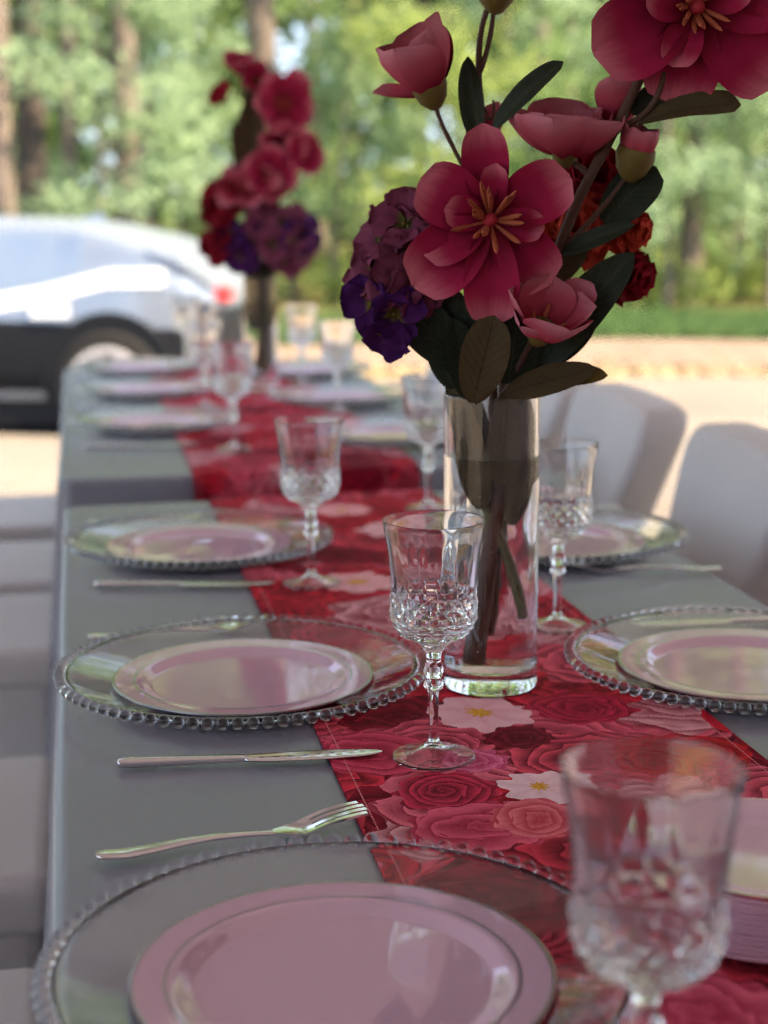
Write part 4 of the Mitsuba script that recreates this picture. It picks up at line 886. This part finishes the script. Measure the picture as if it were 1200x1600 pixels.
# ================================================================ car behind the far table
def car(label):
    key = thing('parked_car', label, 'car')
    h = np.array([-.990, .141]); lf = np.array([-.141, -.990])          # heading and left, in (u, w)
    rear = np.array([-1.13, 9.95])
    base = rear + h * .62 - lf * .90                                    # ground point under the middle of the rear axle
    o = G(*base); hx = h[0] * EU + h[1] * EW
    M = T().translate([float(a) for a in o]).rotate([0, 0, 1], math.degrees(math.atan2(hx[1], hx[0])))
    def S(x): # station: half width, sill, belt, roof
        w = np.interp(x, [-.66, -.60, -.48, -.15, .6, 2.4, 3.2, 3.6, 3.85], [.50, .66, .80, .89, .91, .91, .89, .80, .62])
        zl = np.interp(x, [-.66, -.3, .2, 3.2, 3.85], [.42, .28, .22, .22, .34])
        zb = np.interp(x, [-.66, -.58, -.35, 0, .45, .9, 1.5, 2.9, 3.85], [.92, 1.0, 1.08, 1.08, .97, .90, .87, .86, .70])
        zr = np.interp(x, [-.66, -.56, -.43, -.1, .28, .65, 1.1, 1.6, 2.6, 2.9, 3.85], [.94, 1.06, 1.17, 1.29, 1.39, 1.425, 1.44, 1.39, .98, .94, .74])
        return w, zl, zb, max(zr, zb + .02)
    xs = np.r_[np.linspace(-.66, -.4, 10), np.linspace(-.3, 3.85, 40)]
    rings = []
    for x in xs:
        w, zl, zb, zr = S(x); g = zr - zb; wr = w - .30 * min(1, g / .5)
        half = [(w * .80, zl), (w * .97, zl + .06), (w * 1.0, .55), (w * 1.0, .74), (w * .985, zb - .10), (w * .955, zb - .02), (w * .93, zb), (w * .93 + (wr - w * .93) * .5, zb + g * .48), (wr + .03, zb + g * .86), (wr - .04, zb + g * .95), (wr * .6, zr - .008 * min(1, g)), (0, zr)]
        yy = np.array(half); rings.append(np.vstack([np.c_[np.full(12, x), yy[:, 0], yy[:, 1]], np.c_[np.full(11, x), -yy[-2::-1, 0], yy[-2::-1, 1]]]))
    nr, nc = len(rings), len(rings[0]); v = np.vstack(rings)
    F = [grid_faces(nr, nc, True)]
    for ri in (0, nr - 1):
        c = len(v); v = np.vstack([v, rings[ri].mean(0)]); s = np.arange(nc); F.append(np.stack([np.full(nc, c), ri * nc + s, ri * nc + (s + 1) % nc], 1))
    body = tri(v, np.vstack(F)); body.fix_normals()
    part(key, 'body', P(body, 'sky_pale_paint', 35), M)
    def side_panel(x0, x1, f0, f1, off, n=24, sgn=1):   # a strip that follows the body side between two heights
        xx = np.linspace(x0, x1, n); V = []
        for x in xx:
            w, zl, zb, zr = S(x); row = rings[np.argmin(np.abs(xs - x))]
            half = row[:12]
            za, zb_ = f0(x), f1(x)
            for z in np.linspace(za, zb_, 6):
                y = np.interp(z, half[:, 2], half[:, 1]); V.append((x, sgn * (y + off), z))
            for z in np.linspace(zb_, za, 6):
                y = np.interp(z, half[:, 2], half[:, 1]); V.append((x, sgn * (y - .01), z))
        m = tri(V, grid_faces(n, 12, True)); m.fix_normals(); return m
    for sg in (1, -1):
        part(key, 'dark_lower_body', P(side_panel(-.60, 3.7, lambda x: S(x)[1] + .0, lambda x: .75 + .03 * math.sin(x * 2.1), .006, 60, sg), 'black_trim', 40), M)  # added panel carrying the dark body colour, below the painted sky reflection
        part(key, 'window', P(side_panel(.20, 1.12, lambda x: S(x)[2] + .05, lambda x: S(x)[2] + (S(x)[3] - S(x)[2]) * .80, .005, 20, sg), 'sky_pale_glass', 40), M)
        part(key, 'window', P(side_panel(1.20, 2.05, lambda x: S(x)[2] + .05, lambda x: S(x)[2] + (S(x)[3] - S(x)[2]) * .80, .005, 20, sg), 'sky_pale_glass', 40), M)
        part(key, 'belt_sky_glint', P(side_panel(-.35, 2.4, lambda x: S(x)[2] - .085, lambda x: S(x)[2] + .02, .010, 50, sg), 'glint_white', 40), M)  # bright strip painted as the sky reflection along the shoulder
        part(key, 'side_glint', P(side_panel(.24, .50, lambda x: .80, lambda x: .89, .03, 8, sg), 'glint_white', 40), M)  # bright raised patch standing in for a reflection spot on the side
        part(key, 'tail_light', P(man(rbox(.10, .20, .11, .03).translate([-.645, sg * .47, .93])), 'red_lens', 40), M)
        for x in (0.0, 2.80):
            t = trimesh.creation.cylinder(radius=.44, height=.05, sections=40); t.apply_transform(trimesh.transformations.rotation_matrix(PI / 2, [1, 0, 0])); t.apply_translation([x, sg * .888, .40])
            part(key, 'wheel_arch', P(t, 'black_trim', 30), M)
            t = lathe([(.25, -.11), (.34, -.11), (.36, -.07), (.36, .07), (.34, .11), (.25, .11)], 40, 'loop'); t.apply_transform(trimesh.transformations.rotation_matrix(PI / 2, [1, 0, 0])); t.apply_translation([x, sg * .84, .36])
            wk = part(key, 'wheel', P(t, 'rubber', 30), M)
            sp = [lathe([(0, -.03), (.06, -.03), (.06, .05), (0, .05)], 20), lathe([(.225, -.09), (.262, -.09), (.262, .095), (.225, .095)], 40, 'loop')]
            for a in range(10):
                bm = trimesh.creation.box([.18, .05, .03]); bm.apply_translation([.145, 0, .05]); bm.apply_transform(trimesh.transformations.rotation_matrix(a * PI / 5, [0, 0, 1])); sp.append(bm)
            sp = trimesh.util.concatenate(sp); sp.apply_transform(trimesh.transformations.rotation_matrix(-sg * PI / 2, [1, 0, 0])); sp.apply_translation([x, sg * .87, .36])
            part(wk, 'rim', P(sp, 'alloy', 30), M)
    part(key, 'underbody', P(box(1.6, 0, .24, 4.1, 1.70, .28), 'black_trim'), M)
    part(key, 'bumper', P(man(rbox(.16, 1.45, .50, .07).translate([-.62, 0, .60])), 'black_trim', 40), M)
    fin = trimesh.convex.convex_hull(np.array([(.28, 0, 1.40), (.50, 0, 1.41), (.28, .03, 1.36), (.28, -.03, 1.36), (.50, .02, 1.38), (.50, -.02, 1.38), (.30, 0, 1.455)]))
    part(key, 'roof_fin', P(fin, 'sky_pale_paint'), M)
car('dark car with sky reflection painted pale on its upper body and belt, parked behind the far table')
